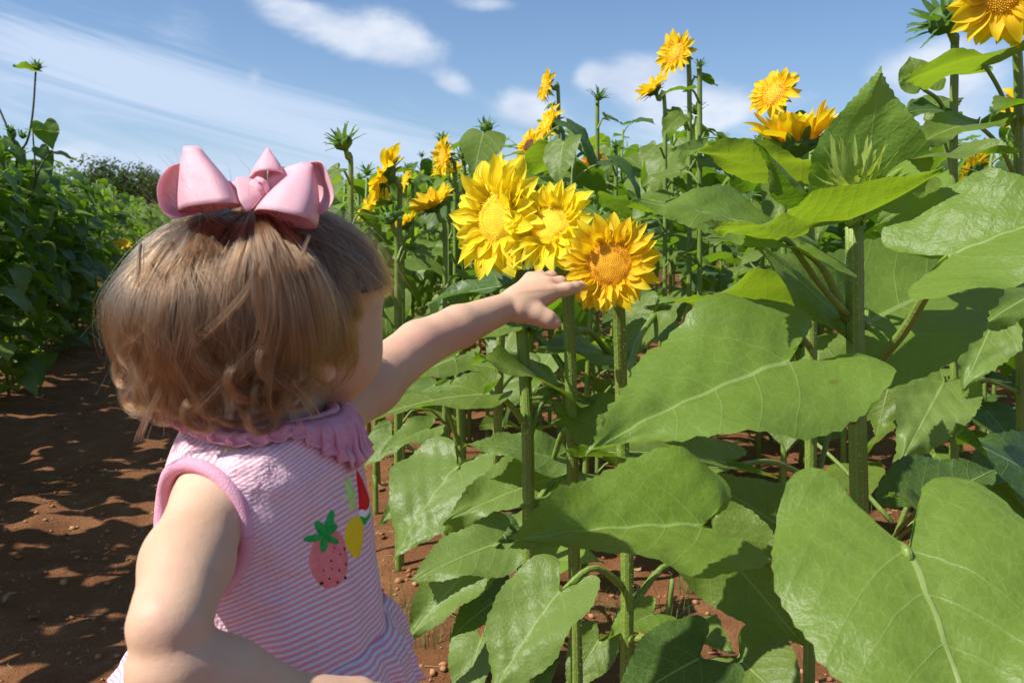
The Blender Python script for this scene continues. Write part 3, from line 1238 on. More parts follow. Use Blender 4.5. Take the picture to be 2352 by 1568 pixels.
# --- plant B behind it, flower seen from the side and below
hero_plant('sunflower seen from the side, petals up, behind the foreground bud', [(1858, 1565, 1.42), (1862, 1100, 1.42), (1862, 700, 1.42), (1850, 430, 1.42)], .0105, .0095, [
    ((1862, 700, 1.42), (1838, 420, 1.36), (1552, 343, 1.28), .11, (-.1, .25, .95), 'leaf_young', dict(fold=.2, droop=.3, lobe=.2)),
    ((1862, 800, 1.42), (1748, 713, 1.3), (1478, 708, 1.15), .135, (-.1, .4, .9), 'leaf_young', dict(fold=.2, droop=.35, lobe=.28)),
    ((1855, 1290, 1.42), (1800, 1212, 1.3), (1600, 1088, 1.38), .15, (-.1, -.55, .8), 'leaf', dict(fold=.1, droop=.1, lobe=.3)),
    ((1862, 1100, 1.42), (1668, 1062, 1.2), (1296, 1047, 1.1), .14, (-.05, -.25, 1), 'leaf', dict(fold=.15, droop=.3, lobe=.25)),
    ((1858, 1400, 1.42), (1700, 1515, 1.2), (1850, 1660, 1.1), .14, (-.2, -.6, .8), 'leaf', dict(fold=.2, droop=.4, lobe=.25)),
    ((1866, 960, 1.42), (2030, 800, 1.5), (2240, 722, 1.58), .13, (.0, -.6, .8), 'leaf', dict(fold=.1, droop=.2, lobe=.25)),
    ((1866, 1150, 1.42), (1935, 900, 1.45), (2000, 700, 1.6), .11, (-.3, -.6, .6), 'leaf', dict(fold=.1, droop=.2, lobe=.25)),
], dict(at=(1830, 322, 1.42), face=(-.10, -.10, .99), R=.034, pm='petal_gold', dm='disc_gold', plen=.054, npet=34, cup=1.08, seed=8), hairs=1000)

# --- the three flowers
hero_plant('lemon yellow sunflower, tallest and leftmost of the three big blooms', [(1214, 1560, 1.22), (1214, 1250, 1.22), (1212, 1000, 1.22), (1200, 780, 1.24), (1190, 660, 1.24)], .0100, .0075, [
    ((1214, 985, 1.22), (1110, 905, 1.16), (820, 975, 1.1), .085, (-.2, -.3, 1), 'leaf', dict(fold=.2, droop=.4, lobe=.2)),
    ((1214, 1010, 1.22), (1270, 893, 1.24), (1083, 822, 1.12), .12, (-.1, -.5, .9), 'leaf', dict(fold=.2, droop=.35, lobe=.3)),
    ((1200, 700, 1.2), (1195, 655, 1.24), (975, 702, 1.34), .085, (-.1, -.35, .95), 'leaf_dark', dict(fold=.2, droop=.3, lobe=.25)),
    ((1214, 1200, 1.22), (1292, 1092, 1.3), (1012, 1208, 1.2), .125, (-.1, -.55, .9), 'leaf_pale', dict(fold=.15, droop=.35, lobe=.3, puff=.01)),
], dict(at=(1140, 500, 1.19), face=(-.70, -.68, .10), R=.0345, pm='petal_lemon', dm='disc_lemon', plen=.052, npet=44, cup=.22, seed=21, hi=2), hairs=800)

hero_plant('lemon yellow sunflower in the middle of the three big blooms', [(1325, 1560, 1.24), (1318, 1250, 1.24), (1314, 1000, 1.22), (1308, 760, 1.20), (1300, 640, 1.19)], .0098, .0075, [
    ((1316, 880, 1.22), (1190, 742, 1.25), (1075, 790, 1.2), .07, (-.1, -.4, .9), 'leaf', dict(fold=.2, droop=.3, lobe=.25)),
    ((1314, 760, 1.2), (1400, 815, 1.3), (1228, 800, 1.18), .10, (.1, -.35, .95), 'leaf', dict(fold=.1, droop=.2, lobe=.25)),
    ((1308, 700, 1.2), (1345, 640, 1.26), (1205, 590, 1.28), .09, (-.1, -.75, .7), 'leaf', dict(fold=.15, droop=.2, lobe=.25)),
    ((1325, 980, 1.24), (1262, 1050, 1.3), (1060, 1020, 1.25), .09, (-.1, -.5, .9), 'leaf_pale', dict(fold=.15, droop=.35, lobe=.25)),
], dict(at=(1262, 518, 1.14), face=(-.42, -.80, .42), R=.0275, pm='petal_lemon', dm='disc_lemon', plen=.042, npet=40, cup=.34, seed=33, hi=2), hairs=800)

hero_plant('golden sunflower with an orange centre touched by the finger of the child', [(1440, 1480, 1.12), (1440, 1250, 1.12), (1430, 1000, 1.12), (1424, 780, 1.09), (1420, 700, 1.08)], .0098, .0072, [
    ((1438, 1352, 1.12), (1286, 1358, 1.06), (1118, 1630, .98), .118, (-.45, -.65, .7), 'leaf_pale', dict(fold=.2, droop=.45, lobe=.24, puff=.012, sag=.03)),
    ((1444, 1400, 1.12), (1600, 1300, 1.2), (1720, 1420, 1.2), .08, (.0, -.3, 1), 'leaf', dict(fold=.2, droop=.4, lobe=.25, sag=.03)),
    ((1440, 1470, 1.12), (1604, 1512, 1.02), (1400, 1640, .95), .12, (-.2, -.6, .7), 'leaf_dark', dict(fold=.2, droop=.4, lobe=.3)),
    ((1436, 1100, 1.12), (1420, 1000, 1.2), (1262, 940, 1.22), .11, (-.2, -.6, .8), 'leaf', dict(fold=.15, droop=.3, lobe=.25)),
    ((1430, 900, 1.12), (1500, 720, 1.3), (1400, 850, 1.32), .1, (-.3, -.6, .8), 'leaf', dict(fold=.15, droop=.3, lobe=.25)),
], dict(at=(1400, 607, 1.035), face=(-.16, -.95, .20), R=.0272, pm='petal_gold', dm='disc_gold', plen=.035, npet=42, cup=.24, seed=45, hi=2), hairs=800)

# --- plants between the rows low down, left of the three flowers
hero_plant('short leafy sunflower plant right of the dress hem, with mottled pale leaves', [(1078, 1400, 1.98), (1070, 1250, 1.95), (1052, 900, 1.9), (1040, 700, 1.9)], .0095, .006, [
    ((1070, 1150, 1.95), (1050, 1072, 1.62), (905, 1292, 1.5), .20, (-.35, -.65, .7), 'leaf_pale', dict(fold=.1, droop=.45, lobe=.25, puff=.018)),
    ((1075, 1330, 1.95), (1140, 1248, 1.5), (938, 1340, 1.42), .135, (-.2, -.65, .75), 'leaf_pale', dict(fold=.12, droop=.35, lobe=.3)),
    ((1078, 1300, 1.95), (1085, 1300, 1.56), (928, 1480, 1.5), .12, (-.2, -.65, .65), 'leaf_pale', dict(fold=.2, droop=.35, lobe=.2)),
    ((1060, 1040, 1.93), (1000, 885, 1.8), (915, 940, 1.7), .075, (-.1, -.5, .9), 'leaf_pale', dict(fold=.2, droop=.35, lobe=.25)),
    ((1060, 820, 1.9), (1043, 822, 1.45), (818, 938, 1.3), .075, (-.25, -.5, .8), 'leaf', dict(fold=.15, droop=.2, lobe=.2)),
    ((1060, 1050, 1.93), (985, 985, 1.8), (870, 1045, 1.72), .075, (-.1, -.6, .8), 'leaf_pale', dict(fold=.2, droop=.4, lobe=.25)),
    ((1060, 1150, 1.95), (900, 1000, 2.0), (838, 1075, 1.95), .09, (-.2, -.7, .7), 'leaf_pale', dict(fold=.2, droop=.4, lobe=.25)),
    ((1066, 1200, 1.95), (980, 1120, 1.9), (872, 1205, 1.85), .085, (-.2, -.7, .7), 'leaf_pale', dict(fold=.2, droop=.5, lobe=.25)),
    ((1060, 900, 1.93), (1120, 880, 1.9), (1000, 930, 1.7), .09, (-.1, -.6, .8), 'leaf_dark', dict(fold=.2, droop=.4, lobe=.25)),
], None, hairs=500)
hero_plant('sunflower stem with dark drooping leaves just right of the mottled plant', [(1142, 1405, 2.05), (1140, 1200, 1.6), (1142, 1000, 1.5), (1152, 740, 1.45), (1160, 640, 1.45)], .0095, .0065, [
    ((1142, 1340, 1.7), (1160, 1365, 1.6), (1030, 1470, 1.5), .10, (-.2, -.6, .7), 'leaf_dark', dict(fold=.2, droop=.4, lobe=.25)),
    ((1142, 1430, 1.8), (1105, 1468, 1.6), (1060, 1640, 1.5), .11, (-.3, -.7, .6), 'leaf_pale', dict(fold=.2, droop=.4, lobe=.25)),
    ((1142, 900, 1.5), (1218, 860, 1.6), (1080, 930, 1.6), .1, (-.2, -.6, .8), 'leaf', dict(fold=.2, droop=.4, lobe=.25)),
], None, hairs=400)
hero_plant('low sunflower plant with shaded leaves at the bottom edge of the picture', [(1225, 1560, 1.72), (1222, 1400, 1.7), (1240, 1200, 1.7)], .0085, .005, [
    ((1222, 1400, 1.7), (1240, 1290, 1.6), (1390, 1290, 1.5), .11, (.0, -.5, .8), 'leaf_young', dict(fold=.15, droop=.3, lobe=.25)),
    ((1225, 1500, 1.7), (1240, 1520, 1.6), (1180, 1640, 1.5), .08, (-.2, -.6, .8), 'leaf', dict(fold=.15, droop=.3, lobe=.25)),
    ((1230, 1450, 1.7), (1375, 1470, 1.5), (1300, 1600, 1.45), .09, (-.1, -.6, .8), 'leaf', dict(fold=.15, droop=.3, lobe=.25)),
    ((1222, 1380, 1.7), (1150, 1215, 1.75), (1210, 1330, 1.7), .07, (-.1, -.6, .8), 'leaf_dark', dict(fold=.15, droop=.3, lobe=.25)),
], None, hairs=0)
hero_plant('low sunflower plant with yellowing leaves under the big hanging leaf', [(1540, 1560, 1.6), (1530, 1480, 1.58), (1545, 1330, 1.55)], .0075, .004, [
    ((1535, 1480, 1.58), (1500, 1410, 1.5), (1395, 1470, 1.4), .09, (-.1, -.5, .9), 'leaf_young', dict(fold=.15, droop=.3, lobe=.25)),
    ((1535, 1500, 1.58), (1580, 1445, 1.5), (1690, 1500, 1.4), .09, (.0, -.5, .9), 'leaf', dict(fold=.15, droop=.3, lobe=.25)),
    ((1535, 1520, 1.58), (1540, 1490, 1.5), (1560, 1660, 1.4), .10, (-.1, -.7, .6), 'leaf', dict(fold=.15, droop=.4, lobe=.25)),
], None, hairs=0)

# --- right edge plants
hero_plant('tall sunflower at the top right corner, its bloom cut by the frame', [(2345, 1500, 2.0), (2345, 900, 1.95), (2340, 400, 1.9), (2336, 120, 1.88)], .0115, .0085, [
    ((2338, 320, 1.9), (2262, 152, 1.85), (2065, 196, 1.7), .15, (-.1, .35, .95), 'leaf_young', dict(fold=.12, droop=.35, lobe=.3)),
    ((2338, 420, 1.9), (2250, 285, 1.8), (2110, 332, 1.65), .13, (-.1, -.35, .95), 'leaf', dict(fold=.12, droop=.3, lobe=.2)),
    ((2340, 300, 1.9), (2390, 235, 1.8), (2270, 275, 1.6), .12, (-.1, -.3, .95), 'leaf', dict(fold=.12, droop=.3, lobe=.2)),
    ((2338, 560, 1.9), (2160, 440, 1.85), (2010, 520, 1.8), .14, (-.1, -.5, .9), 'leaf', dict(fold=.12, droop=.3, lobe=.2)),
    ((2340, 600, 1.9), (2300, 700, 1.8), (2208, 905, 1.7), .165, (-.3, -.8, .5), 'leaf_pale', dict(fold=.15, droop=.4, lobe=.15, puff=.015)),
    ((2340, 900, 1.95), (2168, 878, 1.75), (2062, 1078, 1.62), .155, (-.25, -.8, .5), 'leaf_pale', dict(fold=.15, droop=.4, lobe=.15, puff=.012)),
    ((2340, 640, 1.9), (2420, 660, 1.8), (2240, 760, 1.6), .12, (-.1, -.5, .9), 'leaf', dict(fold=.12, droop=.3, lobe=.2)),
    ((2340, 1000, 1.95), (2300, 1060, 1.8), (2360, 1200, 1.7), .13, (-.1, -.6, .8), 'leaf_dark', dict(fold=.12, droop=.3, lobe=.2)),
    ((2345, 80, 1.88), (2365, 60, 1.85), (2290, 20, 1.8), .06, (0, -.5, .9), 'leaf', dict(fold=.12, droop=.3, lobe=.2)),
], dict(at=(2298, -4, 1.80), face=(-.35, -.90, -.22), R=.030, pm='petal_gold', dm='disc_gold', plen=.068, npet=34, cup=.12, seed=61, hi=1), hairs=500, group='tall sunflowers on the right')
hero_plant('tall sunflower with a spiky unopened bud against the sky near the right corner', [(2195, 1400, 2.0), (2192, 900, 2.0), (2190, 400, 2.0), (2193, 110, 2.0)], .0105, .0085, [
    ((2190, 300, 2.0), (2120, 195, 1.95), (2090, 130, 2.0), .1, (-.1, -.3, .9), 'leaf', dict(fold=.12, droop=.2, lobe=.3)),
    ((2190, 400, 2.0), (2130, 250, 2.05), (2215, 225, 2.1), .09, (.2, -.3, .9), 'leaf', dict(fold=.12, droop=.3, lobe=.3)),
    ((2190, 330, 2.0), (2165, 255, 1.95), (2075, 262, 1.9), .085, (-.1, -.5, .8), 'leaf_dark', dict(fold=.12, droop=.4, lobe=.3)),
    ((2190, 520, 2.0), (2290, 590, 2.2), (2120, 470, 2.2), .2, (-.1, -.6, .8), 'leaf', dict(fold=.12, droop=.4, lobe=.3)),
    ((2190, 620, 2.0), (2110, 640, 1.8), (1990, 800, 1.8), .12, (-.1, -.5, .8), 'leaf', dict(fold=.12, droop=.4, lobe=.3)),
    ((2190, 700, 2.0), (2060, 820, 1.9), (2010, 1010, 1.85), .13, (-.3, -.7, .6), 'leaf', dict(fold=.12, droop=.4, lobe=.3)),
    ((2190, 1000, 2.0), (2120, 1010, 1.9), (2010, 900, 1.9), .1, (-.1, -.7, .8), 'leaf_dark', dict(fold=.12, droop=.4, lobe=.3)),
], dict(at=(2165, 48, 1.98), face=(-.75, -.25, .6), R=.036, kind='bud', plen=.05, seed=62, hi=True), hairs=400, group='tall sunflowers on the right')
hero_plant('sunflower plant at the right edge with a shaded leaf low beside the big stem', [(2480, 1560, 1.1), (2475, 1300, 1.1), (2470, 1000, 1.1), (2460, 560, 1.15)], .011, .008, [
    ((2475, 1240, 1.1), (2480, 1160, .95), (2172, 990, .88), .13, (-.2, -.5, .8), 'leaf_dark', dict(fold=.1, droop=.2, lobe=.2)),
    ((2475, 1500, 1.1), (2400, 1250, .9), (2165, 1165, .85), .13, (-.1, -.45, .85), 'leaf', dict(fold=.2, droop=.3, lobe=.25)),
], None, hairs=0, group='tall sunflowers on the right')
hero_plant('sunflower plant with a dark cupped leaf low between the big stem and the right edge', [(2010, 1330, 1.75), (2050, 1250, 1.72), (2100, 1120, 1.7)], .008, .005, [
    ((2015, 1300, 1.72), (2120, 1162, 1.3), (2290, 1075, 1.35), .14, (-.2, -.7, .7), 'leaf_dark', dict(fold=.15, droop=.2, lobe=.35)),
    ((2015, 1300, 1.72), (2140, 1175, 1.28), (2030, 1138, 1.2), .05, (-.2, -.7, .7), 'leaf', dict(fold=.15, droop=.2, lobe=.35)),
    ((2050, 1200, 1.72), (1800, 960, 1.9), (1806, 1038, 1.85), .085, (-.1, -.8, .5), 'leaf_pale', dict(fold=.15, droop=.2, lobe=.2)),
    ((2050, 1250, 1.72), (2130, 1190, 1.7), (2150, 1240, 1.7), .05, (-.1, -.8, .5), 'leaf_young', dict(fold=.15, droop=.2, lobe=.2)),
], None, hairs=0)


# --- flowers standing up out of the field
def field_flower(label, at, face, R, plen, stembot, cup=.3, seed=0, kind='open', pm='petal_gold', dm='disc_gold', npet=26, leaves=5, hi=True, pts=None, mk='leaf'):
    px, py, d = at
    rr = random.Random(seed)
    st = pts or [(stembot, 1100, d + .02), (stembot, 700, d + .02), (stembot, py + 130 / d, d + .02)]
    LL = []
    for i in range(leaves):
        y0 = py + (120 + 150 * i) / d * 1.6
        x0 = np.interp(y0, [s[1] for s in st][::-1], [s[0] for s in st][::-1])
        side = 1 if (i + seed) % 2 else -1
        ln = rr.uniform(.11, .15) * (.55 + .15 * min(i, 3))
        dx = side * ln * FPX / d * rr.uniform(.5, .95)
        dd = rr.uniform(-.12, .1)
        pd = .5
        LL.append(((x0, y0 + 30 / d, d), (x0 + dx * pd, y0 - 50 / d, d + dd * .5), (x0 + dx * (1 + pd), y0 + rr.uniform(-20, 90) / d, d + dd), ln * rr.uniform(.6, .8),
                   (rr.uniform(-.3, .3), rr.uniform(-.5, .4), .9), mk, dict(fold=.2, droop=.4, lobe=.2, pr=.003)))
    head = dict(at=at, face=face, R=R, kind=kind, plen=plen * (1.15 if kind == 'open' else 1), seed=seed, hi=hi)
    if kind == 'open':
        head.update(pm=pm, dm=dm, npet=npet, cup=cup)
    return hero_plant(label, st, .009, .006, LL, head, 'sunflowers standing out above the field')


LF = (-.78, -.45, .25)
field_flower('highest open sunflower, standing against the blue sky', (1552, 122, 2.6), (-.70, -.55, .30), .030, .040, 1583, .25, 1)
field_flower('bare leafy stem rising right beside the highest open sunflower', (1607, 150, 2.55), (.2, -.2, .9), .008, .02, 1607, seed=2, kind='bud', hi=False, leaves=6)
field_flower('half open sunflower tipped to the left just below the highest one', (1500, 205, 2.9), (-.62, -.2, .75), .026, .036, 1527, .7, 3, npet=26)
field_flower('small sunflower seen edge-on, highest left of the three big blooms', (1254, 197, 3.3), (-.93, -.30, .12), .026, .036, 1283, .22, 4)
field_flower('drooping yellow sunflower on a dark bent stem above the three big blooms', (1258, 285, 2.9), (-.82, -.35, .42), .030, .043, 1295, .2, 5)
field_flower('sunflower facing away in the pair low behind the drooping one', (1216, 335, 3.7), (-.7, -.6, .35), .030, .050, 1240, .2, 6, dm='disc_brown')
field_flower('small brown-centred sunflower, right one of the low pair', (1240, 357, 3.9), (.1, -.97, .2), .026, .028, 1262, .2, 7, dm='disc_brown')
field_flower('ragged sunflower seen edge-on above the leaves between the bow and the big blooms', (1018, 362, 2.9), (-.85, -.45, .05), .028, .040, 1045, .2, 8)
field_flower('sunflower hanging low beneath the ragged edge-on one', (1028, 395, 3.2), (-.3, -.3, .9), .026, .04, 1050, .5, 9, npet=24)
field_flower('large sunflower seen from behind, leaning left beside the hair of the child', (885, 402, 2.25), (-.88, .05, .45), .034, .046, 918, .15, 10, pm='petal_gold')
field_flower('small sunflower peeping out right behind the one seen from behind', (932, 415, 3.5), (-.8, -.3, .3), .024, .03, 948, .2, 11)
field_flower('upturned golden sunflower left of the three big blooms', (996, 470, 2.35), (-.45, -.25, .85), .028, .045, 1022, .75, 12)
field_flower('small half hidden sunflower under a leaf left of the upturned one', (930, 515, 2.6), (-.5, -.1, .85), .022, .03, 925, .7, 13, npet=24)
field_flower('sunflower mostly hidden behind the forehead of the child', (850, 470, 2.6), (-.7, -.3, .5), .022, .036, 862, .3, 14, npet=24)
field_flower('sunflower with a pale centre and spiky green back, right of the highest one', (1778, 214, 2.35), (-.66, -.62, .38), .033, .040, 1800, .22, 15)
field_flower('orange sunflower low between stems, left of its two orange neighbours', (1360, 368, 4.4), (-.5, -.5, .7), .026, .04, 1362, .3, 16, pm='petal_orange', dm='disc_brown', hi=False)
field_flower('orange sunflower seen edge-on in the middle of the field', (1385, 374, 4.6), (-.3, .1, .9), .024, .045, 1390, .2, 17, pm='petal_orange', dm='disc_brown', hi=False)
field_flower('tiny orange sunflower peeping over the leaves right of centre', (1640, 375, 4.8), (-.4, -.6, .7), .022, .035, 1641, .2, 18, pm='petal_orange', dm='disc_brown', hi=False)
field_flower('small orange sunflower behind the stem of the side-on bloom', (1830, 382, 4.0), (-.4, -.3, .8), .022, .03, 1832, .2, 19, pm='petal_orange', dm='disc_brown', hi=False)
field_flower('orange sunflower seen flat under the leaf at the right edge', (2258, 336, 3.4), (-.2, -.35, .9), .028, .04, 2262, .1, 20, pm='petal_orange', dm='disc_brown', hi=False)
field_flower('yellow sunflower turned away, low at the right behind the foreground leaves', (2240, 392, 3.0), (-.35, .75, .5), .026, .04, 2246, .3, 21, hi=True)
field_flower('orange sunflower glimpsed left of the turned away yellow one', (2172, 378, 4.2), (-.5, -.3, .7), .022, .03, 2176, .2, 22, pm='petal_orange', dm='disc_brown', hi=False)
field_flower('sunflower cut off by the right edge of the picture', (2362, 238, 2.4), (-.4, -.8, .3), .03, .04, 2372, .2, 23)
field_flower('leafy bud with pale tips, the leftmost tall stem beside the bow', (788, 328, 2.3), (-.3, -.3, .9), .026, .036, 806, seed=24, kind='bud', leaves=4)
field_flower('slender stem topped by a small leafy bud between the flowers', (1375, 224, 3.0), (.2, -.3, .9), .014, .034, 1372, seed=25, kind='bud', hi=False, leaves=6)
field_flower('bushy cluster of green buds on the horizon left of the edge-on bloom', (1117, 292, 3.3), (-.1, -.3, .9), .026, .03, 1120, seed=26, kind='bud', hi=False, leaves=7)
field_flower('small round green bud above the ragged edge-on sunflower', (1016, 318, 3.0), (-.1, -.1, .9), .018, .02, 1030, seed=27, kind='bud', hi=False, leaves=3)
field_flower('small green bud just right of the ragged edge-on sunflower', (1062, 355, 3.1), (-.1, -.3, .9), .018, .025, 1066, seed=28, kind='bud', hi=False, leaves=5)
field_flower('dark green bud low between the child and the upturned sunflower', (895, 500, 2.2), (-.3, -.4, .8), .022, .03, 912, seed=29, kind='bud', hi=False, leaves=3)
field_flower('small bud on the leafy stem right of the slender one', (1413, 335, 3.2), (.1, -.3, .9), .012, .02, 1415, seed=30, kind='bud', hi=False, leaves=5)

# --- the tall branching plant on the far left
def left_tall():
    P0 = PX(40, 527, 5.3)
    g0 = FW((P0.x, P0.y, 0))
    root = plant_root((g0.x, g0.y, float(ground_h(g0.x, g0.y))))
    tag(root, 'tall branching sunflower plant with dark bare stems rising at the left edge', 'sunflower', 'sunflowers left of the path')
    O = Vector(root.location)

    def L(px, py, d=5.3):
        return FW(PX(px, py, d)) - O
    stem_part(root, [Vector((0, 0, 0)), L(35, 700), L(45, 470), L(58, 440)], .014, .009, mat='stem_dark')
    for pts, r in (([L(45, 470), L(38, 400), L(40, 350)], .009), ([L(40, 350), L(62, 325), L(75, 260), L(82, 165)], .007), ([L(40, 350), L(20, 300), L(-8, 235)], .007),
                   ([L(80, 425), L(95, 380), L(120, 345)], .006), ([L(45, 470), L(80, 425), L(75, 300)], .006), ([L(20, 480), L(18, 380), L(28, 330)], .006)):
        stem_part(root, pts, r, r * .75, 'branch', 'stem_dark')
    rr = random.Random(3)
    for (a, b, w, nh, mk) in (((82, 160), (28, 152), .11, (0, .3, .9), 'leaf_young'), ((76, 300), (138, 305), .18, (-.1, -.2, .9), 'leaf'), ((100, 285), (122, 345), .14, (.2, -.6, .5), 'leaf'),
                              ((115, 350), (178, 368), .10, (0, -.2, .9), 'leaf_young'), ((60, 370), (0, 360), .12, (0, .2, .9), 'leaf_young'), ((60, 395), (-10, 410), .14, (0, .2, .9), 'leaf'),
                              ((75, 400), (130, 385), .08, (0, -.3, .9), 'leaf'), ((25, 300), (30, 330), .05, (.5, -.6, .4), 'leaf_dark'), ((90, 340), (108, 372), .09, (.2, -.6, .4), 'leaf_dark'),
                              ((10, 320), (60, 350), .07, (0, -.5, .8), 'leaf_dark'), ((40, 420), (110, 455), .16, (0, -.5, .8), 'leaf'), ((20, 440), (-50, 480), .16, (0, -.5, .8), 'leaf_dark')):
        V, F, U = leaf_between(L(*a), L(*b), w, RGT * nh[0] + FWD * nh[1] + Vector((0, 0, nh[2])), 20, 7, fold=.15, droop=.4)
        link('leaf', mesh('leaf', V, F, [M[mk]], None, U), root)
    for (px, py, r) in ((84, 152, .030), (52, 312, .022), (22, 300, .016)):
        add_head(root, L(px, py), Vector((.2, -.2, .9)), r, 'bud', plen=.035, seed=px, hi=False)


left_tall()


# ================================================================== THE FIELD
def env(px):
    return np.interp(px, [700, 880, 1000, 1200, 1400, 1700, 1900, 2150, 2400], [390, 415, 350, 300, 275, 262, 290, 300, 300])


COUNT = dict(right=0, left=0, leaf=0)


def field_plant(x, y, h, d, rr, side):
    root = plant_root((x, y, float(ground_h(x, y))))
    lod = 'hi' if d < 2.6 else ('mid' if d < 6 else 'lo')
    lean = (rr.uniform(-.05, .05), rr.uniform(-.05, .05))
    if side == 'right':
        nl = 17 if d < 3 else (13 if d < 5 else 9)
        z0 = .20 if d < 4 else .38
        sz = (.23, .165)
    else:
        nl = (38 if d < 7.5 else 16) if y > 4 else 17
        z0 = .05
        sz = (.23, .135)
    g = Geo()
    v, f, u = tube(spline([(0, 0, -.02), (lean[0] * .5 + rr.uniform(-.03, .03), lean[1] * .5 + rr.uniform(-.03, .03), h * .6), (lean[0], lean[1], h)], 6), [.0095, .0055], 7 if d < 4 else 5)
    g.add(v, f, u)
    link('stem', g.mesh('stem', [M['stem']]), root)
    a = rr.uniform(0, 6.28)
    for i in range(nl):
        q = i / (nl - 1)
        z = z0 + (h - z0) * (q ** .75) - .02
        a += 2.4 + rr.uniform(-.4, .4)
        s = (sz[0] * (1 - q) + sz[1] * q) * rr.uniform(.82, 1.15)
        if q < .25:
            s *= .8
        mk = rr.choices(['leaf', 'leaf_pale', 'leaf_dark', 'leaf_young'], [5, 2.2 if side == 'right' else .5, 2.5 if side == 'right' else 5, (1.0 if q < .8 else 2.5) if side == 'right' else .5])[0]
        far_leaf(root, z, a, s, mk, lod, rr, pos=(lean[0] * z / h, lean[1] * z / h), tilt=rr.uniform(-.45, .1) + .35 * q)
        COUNT['leaf'] += 1
    if rr.random() < .25 and d < 9:
        add_head(root, Vector((lean[0], lean[1], h + .02)), Vector((rr.uniform(-.5, .1), rr.uniform(-.3, .3), 1)), rr.uniform(.012, .022), 'bud', plen=.035, seed=rr.randint(0, 999), hi=False)
        has = 'a green bud'
    else:
        has = 'no bud'
    return root, has


